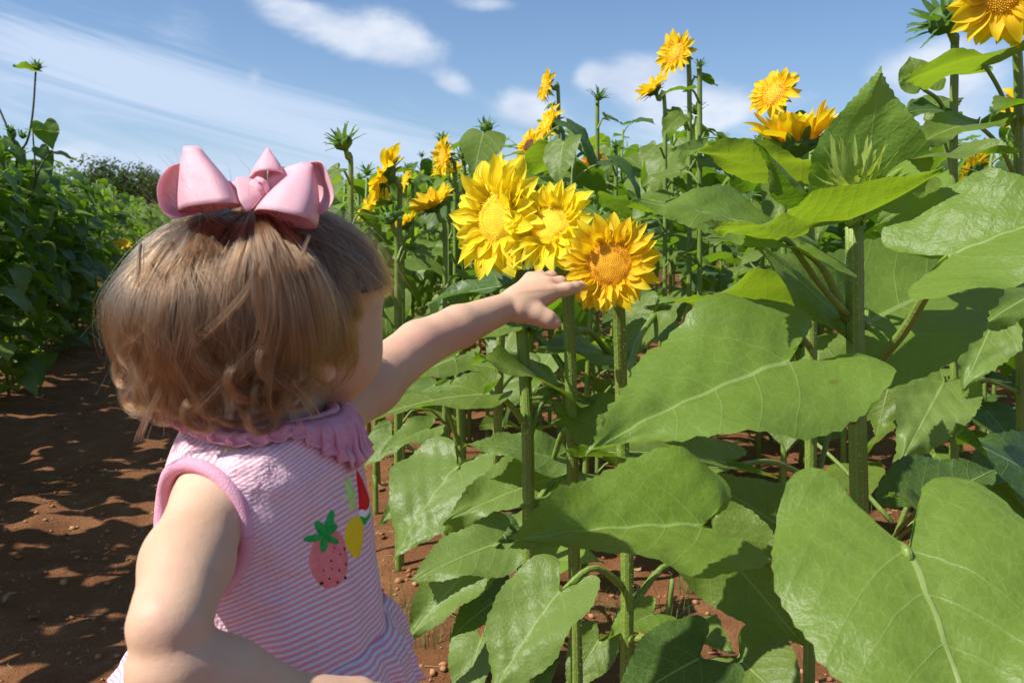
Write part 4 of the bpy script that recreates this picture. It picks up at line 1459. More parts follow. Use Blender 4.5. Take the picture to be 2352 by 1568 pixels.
def scatter():
    rr = random.Random(17)
    cand = []
    extra = []
    rows = []
    x = .47
    for k in range(14):
        rows += [x, x + .42]
        x += 1.22
    for rx in rows:
        y = 1.0 + rr.random() * .2
        while y < 34:
            y += rr.uniform(.24, .36)
            px_, py_ = rx + rr.uniform(-.06, .06), y
            w = Vector((px_, py_, 0))
            d = w.dot(FWD)
            xr = w.dot(RGT)
            if d < 1.72:
                continue
            u = 1176 + FPX * xr / d
            if u < 560 or u > 3500:
                continue
            out = u > 2352 + 260 / d * 2
            if any((px_ - a) ** 2 + (py_ - b) ** 2 < .12 ** 2 for a, b in STEMS):
                continue
            e = env(u)
            hmax = CAMH + (527 - e) / FPX * d
            h = min(hmax - .02 - .20 * rr.random() ** 1.5, rr.uniform(1.3, 1.56))
            if d < 2.4:
                h = min(h, rr.uniform(.62, .98))
                if 560 < u < 1750 and d < 2.15 and rr.random() < .75:
                    continue
                if rr.random() < .35:
                    continue
            (extra if out else cand).append((d, px_, py_, h, 'right'))
    for k, rx in enumerate((-1.22, -1.55, -1.95, -2.5, -3.2, -3.7)):
        y = .2 if k < 2 else 3.2
        while y < 34:
            y += rr.uniform(.17, .27) * (1 if k < 2 else 1.5)
            w = Vector((rx + rr.uniform(-.08, .08), y, 0))
            d = w.dot(FWD)
            u = 1176 + FPX * w.dot(RGT) / d
            if d < 1.1 or (d > 3.9 and (u < -1100 or u > 700)):
                continue
            if d < 4.4 and rr.random() < .28:
                continue
            if d > 3.9 and u < -90:
                extra.append((d, w.x, w.y, 1.25, 'left'))
                continue
            h = rr.uniform(1.12, 1.38) + (.12 if k else 0) + (.14 if y < 4.6 else 0)
            cand.append((d, w.x, w.y, h, 'left'))
    cand.sort()
    rest0 = extra
    near = [c for c in cand if c[4] == 'right'][:165] + [c for c in cand if c[4] == 'left'][:100]
    keep = set(id(c) for c in near)
    rest = [c for c in cand if id(c) not in keep] + rest0
    for c in near:
        d, x, y, h, side = c
        root, has = field_plant(x, y, h, d, rr, side)
        band = 0 if d < 3 else (1 if d < 5 else 2)
        q = (proj((x, y, .9)) or (0,))[0]
        if side == 'right':
            zone = ('beside the hair of the child', 'left of the three big blooms', 'straight behind the three big blooms', 'between the big blooms and the foreground bud',
                    'behind the foreground bud', 'near the right edge')[int(np.searchsorted([900, 1120, 1450, 1750, 2060], q))]
            lab = ('low leafy', 'leafy green', 'distant leafy')[band] + ' sunflower plant with %s %s' % (has, zone)
            grp = ('nearest', 'mid-field', 'deep-field')[band] + ' leafy sunflower plants with %s %s' % (has, zone)
        else:
            band = 0 if d < 4.4 else (1 if d < 7 else 2)
            lab = {0: 'tall dark sunflower plant with %s beside the near part of the path',
                   1: 'bushy dark-leaved sunflower plant with %s at the left edge of the path',
                   2: 'bushy sunflower plant with %s farther down the left side of the path'}[band] % has
            grp = 'bushy sunflower plants left of the path, %s, %s' % (('nearest', 'middle', 'far')[band], has)
        tag(root, lab, 'sunflower', grp)
    # the rest of the field as one mass
    g = Geo()
    allv, allf, allu, n = [], [], [], 0
    protos = []
    for me in PROTO['lo', 'leaf']:
        co = np.empty(len(me.vertices) * 3, dtype=np.float32)
        me.vertices.foreach_get('co', co)
        uvs = np.zeros((len(me.vertices), 2))
        for lp in me.loops:
            uvs[lp.vertex_index] = me.uv_layers[0].data[lp.index].uv
        fs = np.array([list(p.vertices) for p in me.polygons])
        protos.append((co.reshape(-1, 3), fs, uvs))
    for (d, x, y, h, side) in rest:
        for i in range(8):
            co, fs, uvs = protos[rr.randrange(7)]
            z = h * (.35 + .65 * i / 7) - .02
            a = rr.uniform(0, 6.28)
            s = .2 - .08 * i / 7
            R = np.array([[cos(a), -sin(a), 0], [sin(a), cos(a), 0], [0, 0, 1]]) * s
            allv.append(co @ R.T + np.array([x, y, z]))
            allf.append(fs + n)
            allu.append(uvs)
            n += len(co)
    o = link('distant_foliage', mesh('distant_foliage', np.concatenate(allv), np.concatenate(allf), [M['leaf']], None, np.concatenate(allu)))
    tag(o, 'far rows of sunflower leaves merging into one green mass', 'foliage', kind='stuff')
    # small yellow blooms among the left plants
    for i, (px, py, d) in enumerate(((283, 560, 7.0),)):
        P0 = PX(px, py, d)
        g0 = FW((P0.x, P0.y, 0))
        root = plant_root((g0.x, g0.y, 0))
        tag(root, ('low wide yellow sunflower left of the hair', 'tiny yellow sunflower among the left-hand leaves', 'tiny yellow sunflower among the left-hand leaves',
                   'orange-yellow flower showing among leaves at the left edge', 'tiny yellow sunflower among the left-hand leaves', 'tiny yellow sunflower among the left-hand leaves',
                   'tiny yellow sunflower among the left-hand leaves')[i], 'sunflower', 'tiny blooms left of the path')
        g = Geo()
        hp = FW(P0) - Vector(root.location)
        v, f, u = tube([(0, 0, 0), (0, 0, hp.z * .5), hp], [.008, .005], 5)
        g.add(v, f, u)
        link('stem', g.mesh('stem', [M['stem']]), root)
        add_head(root, hp, Vector((.1, -.5, .8)), .03 if i in (0, 3) else .02, pm='petal_gold', dm='disc_gold', plen=.05 if i in (0, 3) else .032, npet=18, cup=.2, seed=i, hi=False)


scatter()
print('field leaves', COUNT, 'objects', len(bpy.data.objects))

# ================================================================== THE CHILD
# everything of the child is laid out in frame coordinates (right, forward, height above the eye);
# the root stands at her feet and is turned like the frame
HIP = PX(610, 1250, .68)
FEET = np.array([HIP.x + .005, .68, -CAMH])
GW = FW(FEET)
GH = float(ground_h(GW.x, GW.y))
girl = bpy.data.objects.new('person', None)
COL.objects.link(girl)
girl.location = (GW.x, GW.y, 0)
girl.rotation_euler = (0, 0, -YAW)
tag(girl, 'toddler in a pink striped dress with a big pink bow, reaching to touch a sunflower', 'person')
OFS = np.array([FEET[0], FEET[1], -CAMH])          # frame coordinates -> the child's own space


def gl(p):
    return np.asarray(p, float) - OFS


def G3(px, py, y):
    return np.array(PX(px, py, y))


def smin(a, b, k):
    h = np.maximum(k - np.abs(a - b), 0) / k
    return np.minimum(a, b) - h * h * k * .25


class Field:
    def __init__(self, xs, ys, zs):
        self.x, self.y, self.z = xs, ys, zs
        self.V = np.full((len(xs), len(ys), len(zs)), .2, dtype=np.float32)

    def box(self, lo, hi, m):
        s = []
        for a, l, h in zip((self.x, self.y, self.z), lo, hi):
            i0 = max(0, np.searchsorted(a, l - m) - 1)
            i1 = min(len(a), np.searchsorted(a, h + m) + 1)
            s.append(slice(i0, i1))
        return tuple(s)

    def pts(self, s):
        return np.meshgrid(self.x[s[0]], self.y[s[1]], self.z[s[2]], indexing='ij', sparse=True)

    def cap(self, a, b, ra, rb, k=.012, sub=False):
        a, b = np.asarray(a, float), np.asarray(b, float)
        R = max(ra, rb)
        s = self.box(np.minimum(a, b) - R, np.maximum(a, b) + R, k + .012)
        X, Y, Z = self.pts(s)
        d = b - a
        L2 = d.dot(d)
        t = np.clip(((X - a[0]) * d[0] + (Y - a[1]) * d[1] + (Z - a[2]) * d[2]) / L2, 0, 1)
        q = np.sqrt((X - a[0] - t * d[0]) ** 2 + (Y - a[1] - t * d[1]) ** 2 + (Z - a[2] - t * d[2]) ** 2) - (ra + (rb - ra) * t)
        v = self.V[s]
        self.V[s] = -smin(-v, q, k) if sub else smin(v, q, k)

    def chain(self, pts, rad, k=.01):
        for i in range(len(pts) - 1):
            self.cap(pts[i], pts[i + 1], rad[i], rad[i + 1], k)

    def ell(self, c, axes, k=.012, sub=False):
        """axes: three vectors with their half lengths"""
        c = np.asarray(c, float)
        R = max(np.linalg.norm(a) for a in axes)
        s = self.box(c - R, c + R, k + .012)
        X, Y, Z = self.pts(s)
        q0 = 0
        q1 = 0
        for a in axes:
            a = np.asarray(a, float)
            n2 = a.dot(a)
            u = ((X - c[0]) * a[0] + (Y - c[1]) * a[1] + (Z - c[2]) * a[2]) / n2
            q0 = q0 + u * u
            q1 = q1 + u * u / n2
        q0 = np.sqrt(q0)
        q = q0 * (q0 - 1) / (np.sqrt(q1) + 1e-9)
        v = self.V[s]
        self.V[s] = -smin(-v, q, k) if sub else smin(v, q, k)

    def surface(self):
        V = self.V
        nx, ny, nz = V.shape
        neg = V < 0
        cnt = np.zeros((nx - 1, ny - 1, nz - 1), dtype=np.int8)
        for i in (0, 1):
            for j in (0, 1):
                for k in (0, 1):
                    cnt += neg[i:nx - 1 + i, j:ny - 1 + j, k:nz - 1 + k]
        act = (cnt > 0) & (cnt < 8)
        ix, iy, iz = np.nonzero(act)
        idx = np.full(act.shape, -1, dtype=np.int32)
        idx[ix, iy, iz] = np.arange(len(ix))
        acc = np.zeros((len(ix), 3))
        num = np.zeros(len(ix))
        C = [(0, 0, 0), (1, 0, 0), (0, 1, 0), (1, 1, 0), (0, 0, 1), (1, 0, 1), (0, 1, 1), (1, 1, 1)]
        E = [(0, 1), (2, 3), (4, 5), (6, 7), (0, 2), (1, 3), (4, 6), (5, 7), (0, 4), (1, 5), (2, 6), (3, 7)]
        vals = [V[ix + c[0], iy + c[1], iz + c[2]].astype(float) for c in C]
        pos = [np.stack([self.x[ix + c[0]], self.y[iy + c[1]], self.z[iz + c[2]]], 1) for c in C]
        for a, b in E:
            m = (vals[a] < 0) != (vals[b] < 0)
            t = vals[a] / np.where(m, vals[a] - vals[b], 1)
            p = pos[a] + (pos[b] - pos[a]) * t[:, None]
            acc[m] += p[m]
            num[m] += 1
        P = acc / num[:, None]
        F = []
        for ax in range(3):
            o1, o2 = [(1, 2), (2, 0), (0, 1)][ax]
            sl0 = [slice(None)] * 3
            sl1 = [slice(None)] * 3
            sl0[ax] = slice(0, -1)
            sl1[ax] = slice(1, None)
            a, b = neg[tuple(sl0)], neg[tuple(sl1)]
            ch = a != b
            e = np.array(np.nonzero(ch))
            ok = (e[o1] > 0) & (e[o2] > 0) & (e[o1] < V.shape[o1] - 1) & (e[o2] < V.shape[o2] - 1)
            e = e[:, ok]
            sgn = a[tuple(e)]
            d1 = np.zeros((3, 1), int)
            d2 = np.zeros((3, 1), int)
            d1[o1] = 1
            d2[o2] = 1
            q = np.stack([idx[tuple(e - d1 - d2)], idx[tuple(e - d2)], idx[tuple(e)], idx[tuple(e - d1)]], 1)
            q[~sgn] = q[~sgn][:, ::-1]
            F.append(q)
        return P, np.concatenate(F)


def relax(P, F, it=2, lam=.5):
    n = len(P)
    a = np.concatenate([F[:, i] for i in range(4)] + [F[:, (i + 1) % 4] for i in range(4)])
    b = np.concatenate([F[:, (i + 1) % 4] for i in range(4)] + [F[:, i] for i in range(4)])
    deg = np.bincount(a, minlength=n)[:, None]
    for _ in range(it):
        S = np.stack([np.bincount(a, weights=P[b, k], minlength=n) for k in range(3)], 1)
        P = P + lam * (S / deg - P)
    return P


# ---------------------------------------------------------------- layout
HC = G3(632, 688, .70)                                   # middle of the skull
HAZ = radians(48)
HF = np.array([cos(HAZ), sin(HAZ), 0.0])                 # where the face points
HR = np.array([sin(HAZ), -cos(HAZ), 0.0])                # her right
HU = np.array([0.0, 0.0, 1.0])
HF = HF * cos(radians(4)) - HU * sin(radians(4))
HU = np.cross(HR, HF)
TAZ = radians(-5)
TF = np.array([cos(TAZ), sin(TAZ), 0.0])
TR = np.array([sin(TAZ), -cos(TAZ), 0.0])
O = G3(612, 965, .68)                                    # base of the neck


def H(f, r, u):
    return HC + HF * f + HR * r + HU * u


def T(u, w, z):
    """torso coordinates: forwards, to her right, absolute height"""
    return np.array([O[0], O[1], 0]) + TF * u + TR * w + np.array([0, 0, z])


SH_R = T(-.016, .074, -.196)
SH_L = T(.004, -.070, -.176)
EL_R = G3(388, 1436, .492)
WR_R = G3(690, 1618, .53)
EL_L = G3(962, 792, .895)
WR_L = G3(1178, 699, .99)


def nonuni(lo, hi, h, flo=None, fhi=None, fh=None):
    a = [lo]
    while a[-1] < hi:
        v = a[-1]
        if flo is not None and flo <= v < fhi:
            a.append(v + fh)
        else:
            a.append(v + h)
    return np.array(a)


def build_body():
    xs = nonuni(-.36, .12, .0030, WR_L[0] - .012, .10, .00115)
    ys = nonuni(.40, 1.08, .0032, .965, 1.065, .00125)
    zs = nonuni(-.905, .03, .0036, WR_L[2] - .036, WR_L[2] + .036, .00125)
    F = Field(xs, ys, zs)
    # head
    F.ell(H(-.006, 0, .004), (HF * .085, HR * .0715, HU * .066), .01)
    F.ell(H(.036, 0, -.020), (HF * .050, HR * .056, HU * .056), .03)
    F.ell(H(.034, 0, .014), (HF * .044, HR * .054, HU * .040), .02)
    for s in (1, -1):
        F.ell(H(.046, .031 * s, -.046), (HF * .030, HR * .027, HU * .029), .018)
        F.ell(H(.068, .022 * s, .010), (HF * .012, HR * .016, HU * .006), .014)
    F.ell(H(.054, 0, -.072), (HF * .024, HR * .026, HU * .018), .022)
    F.cap(H(.080, 0, -.006), H(.088, 0, -.026), .0045, .0075, .012)
    F.ell(H(.093, 0, -.027), (HF * .0085, HR * .0095, HU * .0075), .008)
    for s in (1, -1):
        F.ell(H(.087, .0075 * s, -.030), (HF * .005, HR * .0055, HU * .005), .005)
        F.ell(H(.083, .0245 * s, -.004), (HF * .008, HR * .0105, HU * .0065), .012, sub=True)
        F.ell(H(.0705, .0245 * s, -.004), (HF * .011, HR * .011, HU * .010), .004)
    F.ell(H(.083, 0, -.0475), (HF * .0065, HR * .0155, HU * .0036), .004)
    F.ell(H(.0815, 0, -.054), (HF * .0065, HR * .0125, HU * .0042), .003)
    # ears
    for s in (1, -1):
        e = H(-.014, .083 * s, -.028)
        n = HR * s * .92 - HF * .25
        F.ell(e, (HF * .013 - HU * .003, n * .0055, HU * .0225), .005)
        F.ell(e + n * .005, (HF * .0075, n * .004, HU * .012), .004, sub=True)
        F.ell(e + HU * -.020 + HF * .003 + n * .001, (HF * .0085, n * .0048, HU * .0085), .004)
    # neck and trunk
    F.cap(H(-.012, 0, -.055), T(-.004, 0, -.185), .034, .034, .02)
    F.cap(T(.0, .045, -.19), T(.0, -.045, -.19), .045, .045, .03)
    F.ell(T(0, 0, -.25), (TF * .064, TR * .078, np.array([0, 0, .10])), .03)
    F.ell(T(.006, 0, -.36), (TF * .070, TR * .076, np.array([0, 0, .10])), .03)
    F.ell(T(-.006, 0, -.43), (TF * .066, TR * .078, np.array([0, 0, .06])), .03)
    # her right arm, hanging bent beside the camera
    F.chain([SH_R, (SH_R * .5 + EL_R * .5) + np.array([-.002, -.001, 0]), EL_R], [.0272, .0262, .0240], .016)
    E2 = G3(402, 1536, .490)
    F.chain([E2, E2 * .62 + WR_R * .38 + np.array([.0, .0, .002]), WR_R], [.0282, .0262, .0170], .0024)
    F.cap(WR_R, WR_R + np.array([.006, .002, -.001]), .0182, .017, .0015)
    # right hand, just under the frame
    pd = (WR_R - EL_R)
    pd /= np.linalg.norm(pd)
    side = np.cross(pd, np.array([0, 0, 1.0]))
    side /= np.linalg.norm(side)
    pd = np.array([.86, .30, -.10])
    pd /= np.linalg.norm(pd)
    for i, off in enumerate((-.016, -.006, .005, .015)):
        kn = WR_R + pd * .042 - side * off
        F.cap(WR_R + pd * .004 - side * off * .4, kn, .0125, .0088, .010)
        q = kn + pd * .016 + np.array([0, 0, -.004])
        F.chain([kn, q, q + pd * .008 + np.array([0, 0, -.012])], [.0078, .0068, .0055], .003)
    tb = WR_R + pd * .012 + side * .016
    F.chain([WR_R + pd * .004, tb + np.array([0, 0, -.006]), tb + pd * .022 + side * .006 + np.array([0, 0, -.012])], [.011, .0092, .0065], .006)
    # her left arm, stretched out to the flower
    F.chain([SH_L, SH_L * .45 + EL_L * .55 + np.array([0, 0, -.002]), EL_L], [.0285, .0275, .0245], .014)
    F.chain([EL_L, EL_L * .6 + WR_L * .4 + np.array([0, 0, .001]), WR_L], [.0245, .0225, .0150], .007)
    
    # left hand
    kn = [G3(1262, 674, 1.000), G3(1256, 654, 1.014), G3(1240, 644, 1.027), G3(1218, 641, 1.038)]
    rr_ = [.0098, .0096, .0092, .0086]
    w0 = [WR_L + np.array([.004, -.006, -.004]), WR_L + np.array([.005, -.001, .0]), WR_L + np.array([.004, .004, .002]), WR_L + np.array([.002, .009, .0])]
    for k, r, w in zip(kn, rr_, w0):
        F.cap(w, k, .0145, r, .0035 if k is kn[0] else .010)
    F.ell((WR_L + kn[1]) * .5 + np.array([.002, .004, -.002]), (np.array([.024, .008, 0]), np.array([-.006, .018, 0]), np.array([0, 0, .0125])), .010)
    # index finger, out straight to the petal
    F.chain([kn[0], G3(1302, 664, 1.005), G3(1322, 660, 1.011), G3(1336, 657.5, 1.017)], [.0085, .0076, .0068, .0052], .0035)
    # three curled fingers
    F.chain([kn[1], G3(1287, 650, 1.020), G3(1291, 664, 1.026), G3(1274, 676, 1.022)], [.0088, .0080, .0072, .0062], .0028)
    F.chain([kn[2], G3(1266, 637, 1.038), G3(1272, 652, 1.045), G3(1256, 664, 1.040)], [.0085, .0077, .0070, .0060], .0028)
    F.chain([kn[3], G3(1240, 634, 1.050), G3(1246, 648, 1.056), G3(1232, 660, 1.050)], [.0078, .0070, .0063, .0055], .0028)
    # thumb, out from the side of the palm
    F.chain([WR_L + np.array([.010, -.008, -.006]), G3(1232, 722, .982), G3(1258, 733, .980), G3(1275, 741, .984)], [.0135, .0115, .0095, .0072], .006)
    # legs and feet
    for s in (1, -1):
        hip = T(-.004, .040 * s, -.44)
        kne = T(.018, .040 * s, -.63)
        ank = T(-.006, .042 * s, -.83)
        F.chain([hip, kne, kne * .55 + ank * .45 + np.array([-.006, 0, 0]), ank], [.046, .034, .033, .022], .015)
        F.cap(ank + np.array([0, 0, -.03]), ank + TF * .062 + np.array([0, 0, -.048]), .021, .017, .012)
        for i in range(5):
            t0 = ank + TF * (.078 - .004 * i) + TR * s * (.016 - .008 * i) * -1 + np.array([0, 0, -.052])
            F.cap(t0 - TF * .01, t0 + TF * .004, .0065, .0058 - .0004 * i, .002)
    P, Fc = F.surface()
    P = relax(P, Fc, 2)
    # rest the soles on the ground
    col = np.zeros((len(P), 4), dtype=np.float32)
    col[:, 3] = 1
    # lips, brows and flush held as a colour attribute
    d = P - HC
    f, r, u = d @ HF, d @ HR, d @ HU
    lip = np.exp(-((r / .014) ** 4 + ((u + .0505) / .0065) ** 4)) * (f > .076)
    brow = np.exp(-(((np.abs(r) - .026) / .013) ** 4 + ((u - .013 + .25 * (np.abs(r) - .026)) / .0022) ** 2)) * (f > .05)
    fl = np.exp(-(((np.abs(r) - .036) / .018) ** 2 + ((u + .036) / .016) ** 2)) * (f > .03)
    kk = np.zeros(len(P))
    for c in kn + [EL_L, EL_R, G3(1336, 657, 1.017), G3(1275, 741, .984), G3(1287, 650, 1.02), G3(1266, 637, 1.038)]:
        kk = np.maximum(kk, np.exp(-(np.linalg.norm(P - c, axis=1) / .014) ** 2))
    col[:, 0] = lip
    col[:, 1] = brow
    col[:, 2] = np.maximum(fl, kk * .7)
    P = gl(P)
    me = mesh('body', P, Fc, [M['skin']])
    ca = me.color_attributes.new('marks', 'FLOAT_COLOR', 'POINT')
    ca.data.foreach_set('color', col.ravel())
    return link('body', me, girl)


def skin_material():
    m, t, p, out = newmat('child_skin')
    co = t.new('ShaderNodeTexCoord').outputs['Object']
    at = t.new('ShaderNodeAttribute', attribute_name='marks')
    sep = t.new('ShaderNodeSeparateColor')
    t.link(at.outputs['Color'], sep.inputs[0])
    n = t.noise(co, 14.0, 4)
    c = t.mix(t.ramp(n, .3, .7), (.565, .355, .225), (.64, .425, .29))
    c = t.mix(t.m('MULTIPLY', t.ramp(t.noise(co, 45.0, 3), .45, .75), .35), c, (.58, .31, .23))
    c = t.mix(t.m('MULTIPLY', sep.outputs[2], .45), c, (.64, .28, .22))
    c = t.mix(t.m('MULTIPLY', sep.outputs[0], .8), c, (.62, .20, .19))
    c = t.mix(t.m('MULTIPLY', sep.outputs[1], .55), c, (.30, .17, .09))
    t.link(c, p.inputs['Base Color'])
    p.inputs['Roughness'].default_value = .52
    p.inputs['Specular IOR Level'].default_value = .35
    p.inputs['Subsurface Weight'].default_value = .30
    p.inputs['Subsurface Radius'].default_value = (1.0, .35, .18)
    p.inputs['Subsurface Scale'].default_value = .006
    t.link(t.bump(t.noise(co, 700.0, 4, .7), .35, .0008, t.bump(t.noise(co, 60.0, 3), .25, .003)), p.inputs['Normal'])
    return m


M['skin'] = skin_material()
body = build_body()


def eyes():
    for s in (1, -1):
        c = gl(H(.0735, .0245 * s, -.004))
        g = Geo()
        V = []
        for i in range(9):
            a = pi * i / 8
            for j in range(14):
                b = 2 * pi * j / 14
                V.append(c + .0088 * (HF * cos(a) + HR * sin(a) * cos(b) + HU * sin(a) * sin(b)))
        mi = []
        g.add(V[:3 * 14], grid_faces(3, 14, True), None, 1)
        g.add(V[2 * 14:], grid_faces(7, 14, True), None, 0)
        link('eye', g.mesh('eye', [M['eye_white'], M['iris']]), girl)


M['eye_white'] = simple('eye_white', (.8, .78, .75), .15, .6)
M['iris'] = simple('eye_iris', (.10, .07, .05), .1, .8)
eyes()


# ---------------------------------------------------------------- dress
def cloth_material():
    m, t, p, out = newmat('striped_cotton')
    at = t.new('ShaderNodeAttribute', attribute_name='stripe')
    co = t.new('ShaderNodeTexCoord').outputs['Object']
    v = t.m('ADD', at.outputs['Fac'], t.m('MULTIPLY', t.m('SUBTRACT', t.noise(co, 30.0, 2), .5), .0009))
    s = t.m('SINE', t.m('MULTIPLY', v, 2 * pi / .0034))
    k = t.ramp(s, -.32, .22)
    c = t.mix(k, (.84, .82, .84), (.90, .36, .46))
    c = t.mix(t.m('MULTIPLY', t.ramp(t.noise(co, 500.0, 2), .3, .7), .18), c, (.66, .42, .52))
    t.link(c, p.inputs['Base Color'])
    p.inputs['Roughness'].default_value = .85
    p.inputs['Specular IOR Level'].default_value = .2
    p.inputs['Sheen Weight'].default_value = .25
    w = t.new('ShaderNodeTexWave', wave_type='BANDS', bands_direction='DIAGONAL')
    w.inputs['Scale'].default_value = 500
    t.link(co, w.inputs['Vector'])
    b1 = t.bump(t.noise(co, 32.0, 4, .6, .6), .9, .009)
    t.link(t.bump(t.m('ADD', t.noise(co, 900.0, 2), t.m('MULTIPLY', w.outputs[0], .3)), .3, .0006, b1), p.inputs['Normal'])
    tr = t.new('ShaderNodeBsdfTranslucent')
    t.link(c, tr.inputs['Color'])
    mx = t.new('ShaderNodeMixShader')
    mx.inputs[0].default_value = .12
    t.link(p.outputs[0], mx.inputs[1])
    t.link(tr.outputs[0], mx.inputs[2])
    t.link(mx.outputs[0], out.inputs['Surface'])
    return m


M['cloth'] = cloth_material()
M['pink_knit'] = simple('pink_knit_trim', (.88, .42, .55), .85, .2, 60, (.91, .52, .63), .5, 700, 0, (.9, .25, .42), .22)
M['ribbon'] = simple('pink_ribbon', (.90, .54, .60), .43, .45, 120, (.93, .60, .66), .35, 1400, 0, (.95, .50, .56), .30)

ZT = np.array([-.42, -.37, -.35, -.31, -.27, -.23, -.20, -.175, -.155, -.13])
AT = np.array([.118, .104, .097, .088, .083, .0785, .0755, .070, .062, .05])
BT = np.array([.145, .132, .124, .110, .100, .0945, .0945, .0925, .086, .07])


def dress_fn(u, w, z):
    """signed distance-like value of the dress in torso coordinates"""
    A = np.interp(z, ZT, AT)
    B = np.interp(z, ZT, BT)
    th = np.arctan2(w / B, u / A)
    low = np.clip((-z - .20) / .16, 0, 1)
    fold = 1 + low * (.030 * np.sin(7 * th + 1.0) + .022 * np.sin(12 * th + 2.2) + .012 * np.sin(19 * th)) + .010 * np.sin(3 * th + z * 40)
    # soft drag folds on the chest from the raised arm
    fold = fold + .012 * np.sin((z * .8 + u * .6 - w * .3) * 130) * np.exp(-((z + .22) / .05) ** 2)
    q = np.sqrt((u / A) ** 2 + (w / B) ** 2)
    d = (q - fold) * np.minimum(A, B)
    top = z - (-.143 - .42 * np.maximum(np.abs(w) - .045, 0) - 3.0 * np.maximum(np.abs(w) - .080, 0) ** 1.5)
    d = np.maximum(d, top)
    return d


ARM_U, ARM_Z = -.022, -.208
ARM_RU, ARM_RZ = .0385, .044


def arm_cut(u, w, z, s):
    uu = ARM_U if s > 0 else .002
    zz = ARM_Z if s > 0 else -.196
    q = np.sqrt(((u - uu) / ARM_RU) ** 2 + ((z - zz) / ARM_RZ) ** 2)
    return np.maximum((q - 1) * ARM_RU, .050 - w * s)


NU, NW = .004, .0
NRU, NRW = .047, .050


def neck_cut(u, w, z):
    q = np.sqrt(((u - NU) / NRU) ** 2 + ((w - NW) / NRW) ** 2)
    return np.maximum((q - 1) * NRU, -.172 - z)


def th_(u, w):
    return np.arctan2(w, u)


def build_dress():
    h = .0024
    us = np.arange(-.165, .168, h)
    ws = np.arange(-.175, .178, h)
    zs = np.arange(-.385, -.12, h)
    U, W, Z = np.meshgrid(us, ws, zs, indexing='ij', sparse=True)
    d = dress_fn(U, W, Z)
    d = -smin(-d, arm_cut(U, W, Z, 1), .004)
    d = -smin(-d, arm_cut(U, W, Z, -1), .004)
    d = -smin(-d, neck_cut(U, W, Z), .004)
    # hollow underneath
    A = np.interp(Z, ZT, AT) - .006
    B = np.interp(Z, ZT, BT) - .006
    inner = (np.sqrt((U / A) ** 2 + (W / B) ** 2) - 1) * np.minimum(A, B)
    inner = np.maximum(inner, Z + .315)
    d = -smin(-d, inner, .003)
    hemline = -.334
    d = np.maximum(d, hemline - Z)
    F = Field(us, ws, zs)
    F.V = d.astype(np.float32)
    P, Fc = F.surface()
    P = relax(P, Fc, 2)
    u, w, z = P[:, 0], P[:, 1], P[:, 2]
    # stripe coordinate follows the drape: level at the waist, rising towards the chest, upright over the shoulder
    sh = np.clip((z + .235) / .07, 0, 1)
    zz = z + .235
    rise = -.50 * u * np.clip((z + .34) / .16, 0, 1)
    diag = zz + rise + .003 * np.sin(th_(u, w) * 3 + z * 20)
    radial = th_(u - NU, np.abs(w)) * .055 + .02
    wt = np.clip((.004 - u + .3 * (z + .17)) / .010, 0, 1) * np.clip((z + .195) / .014, 0, 1)
    wt = wt * wt * (3 - 2 * wt)
    st = diag * (1 - wt) + radial * wt
    Pw = np.stack([O[0] + TF[0] * u + TR[0] * w, O[1] + TF[1] * u + TR[1] * w, z], 1)
    me = mesh('dress', gl(Pw), Fc, [M['cloth']])
    a = me.attributes.new('stripe', 'FLOAT', 'POINT')
    a.data.foreach_set('value', st.astype(np.float32))
    return link('dress', me, girl)


dress = build_dress()


def surf_out(u, z, s):
    """how far out along the side the dress reaches at this place"""
    w = .16
    while w > .02:
        if dress_fn(np.float64(u), np.float64(w * s), np.float64(z)) < 0:
            return w
        w -= .001
    return w


def surf_top(u, w):
    z = -.10
    while z > -.36:
        if dress_fn(np.float64(u), np.float64(w), np.float64(z)) < 0:
            return z
        z -= .001
    return z


def ring_tube(pts, r, name, mat, parent, flat=1.0):
    P = np.array(pts)
    n = len(P)
    Q = np.vstack([P, P[:1]])
    # smooth the closed line
    for _ in range(5):
        C = (np.roll(P, 1, 0) + np.roll(P, -1, 0)) / 2
        P = P * .5 + C * .5
    Q = np.vstack([P, P[:1]])
    v, f, u = tube(Q, r, 10, caps=False)
    return link(name, mesh(name, v, f, [M[mat]], None, u), parent)


for s in (1, -1):
    pts = []
    uu = ARM_U if s > 0 else .002
    zz = ARM_Z if s > 0 else -.196
    for k in range(64):
        a = 2 * pi * k / 64
        u = uu + (ARM_RU + .002) * cos(a)
        z = zz + (ARM_RZ + .002) * sin(a)
        pts.append(gl(T(u, s * (surf_out(u, z, s) - .001), z)))
    ring_tube(pts, .0054, 'armhole_binding', 'pink_knit', dress)
pts = []
for k in range(64):
    a = 2 * pi * k / 64
    u, w = NU + (NRU + .002) * cos(a), NW + (NRW + .002) * sin(a)
    pts.append(gl(T(u, w, surf_top(u, w) + .001)))
ring_tube(pts, .0048, 'neck_binding', 'pink_knit', dress)


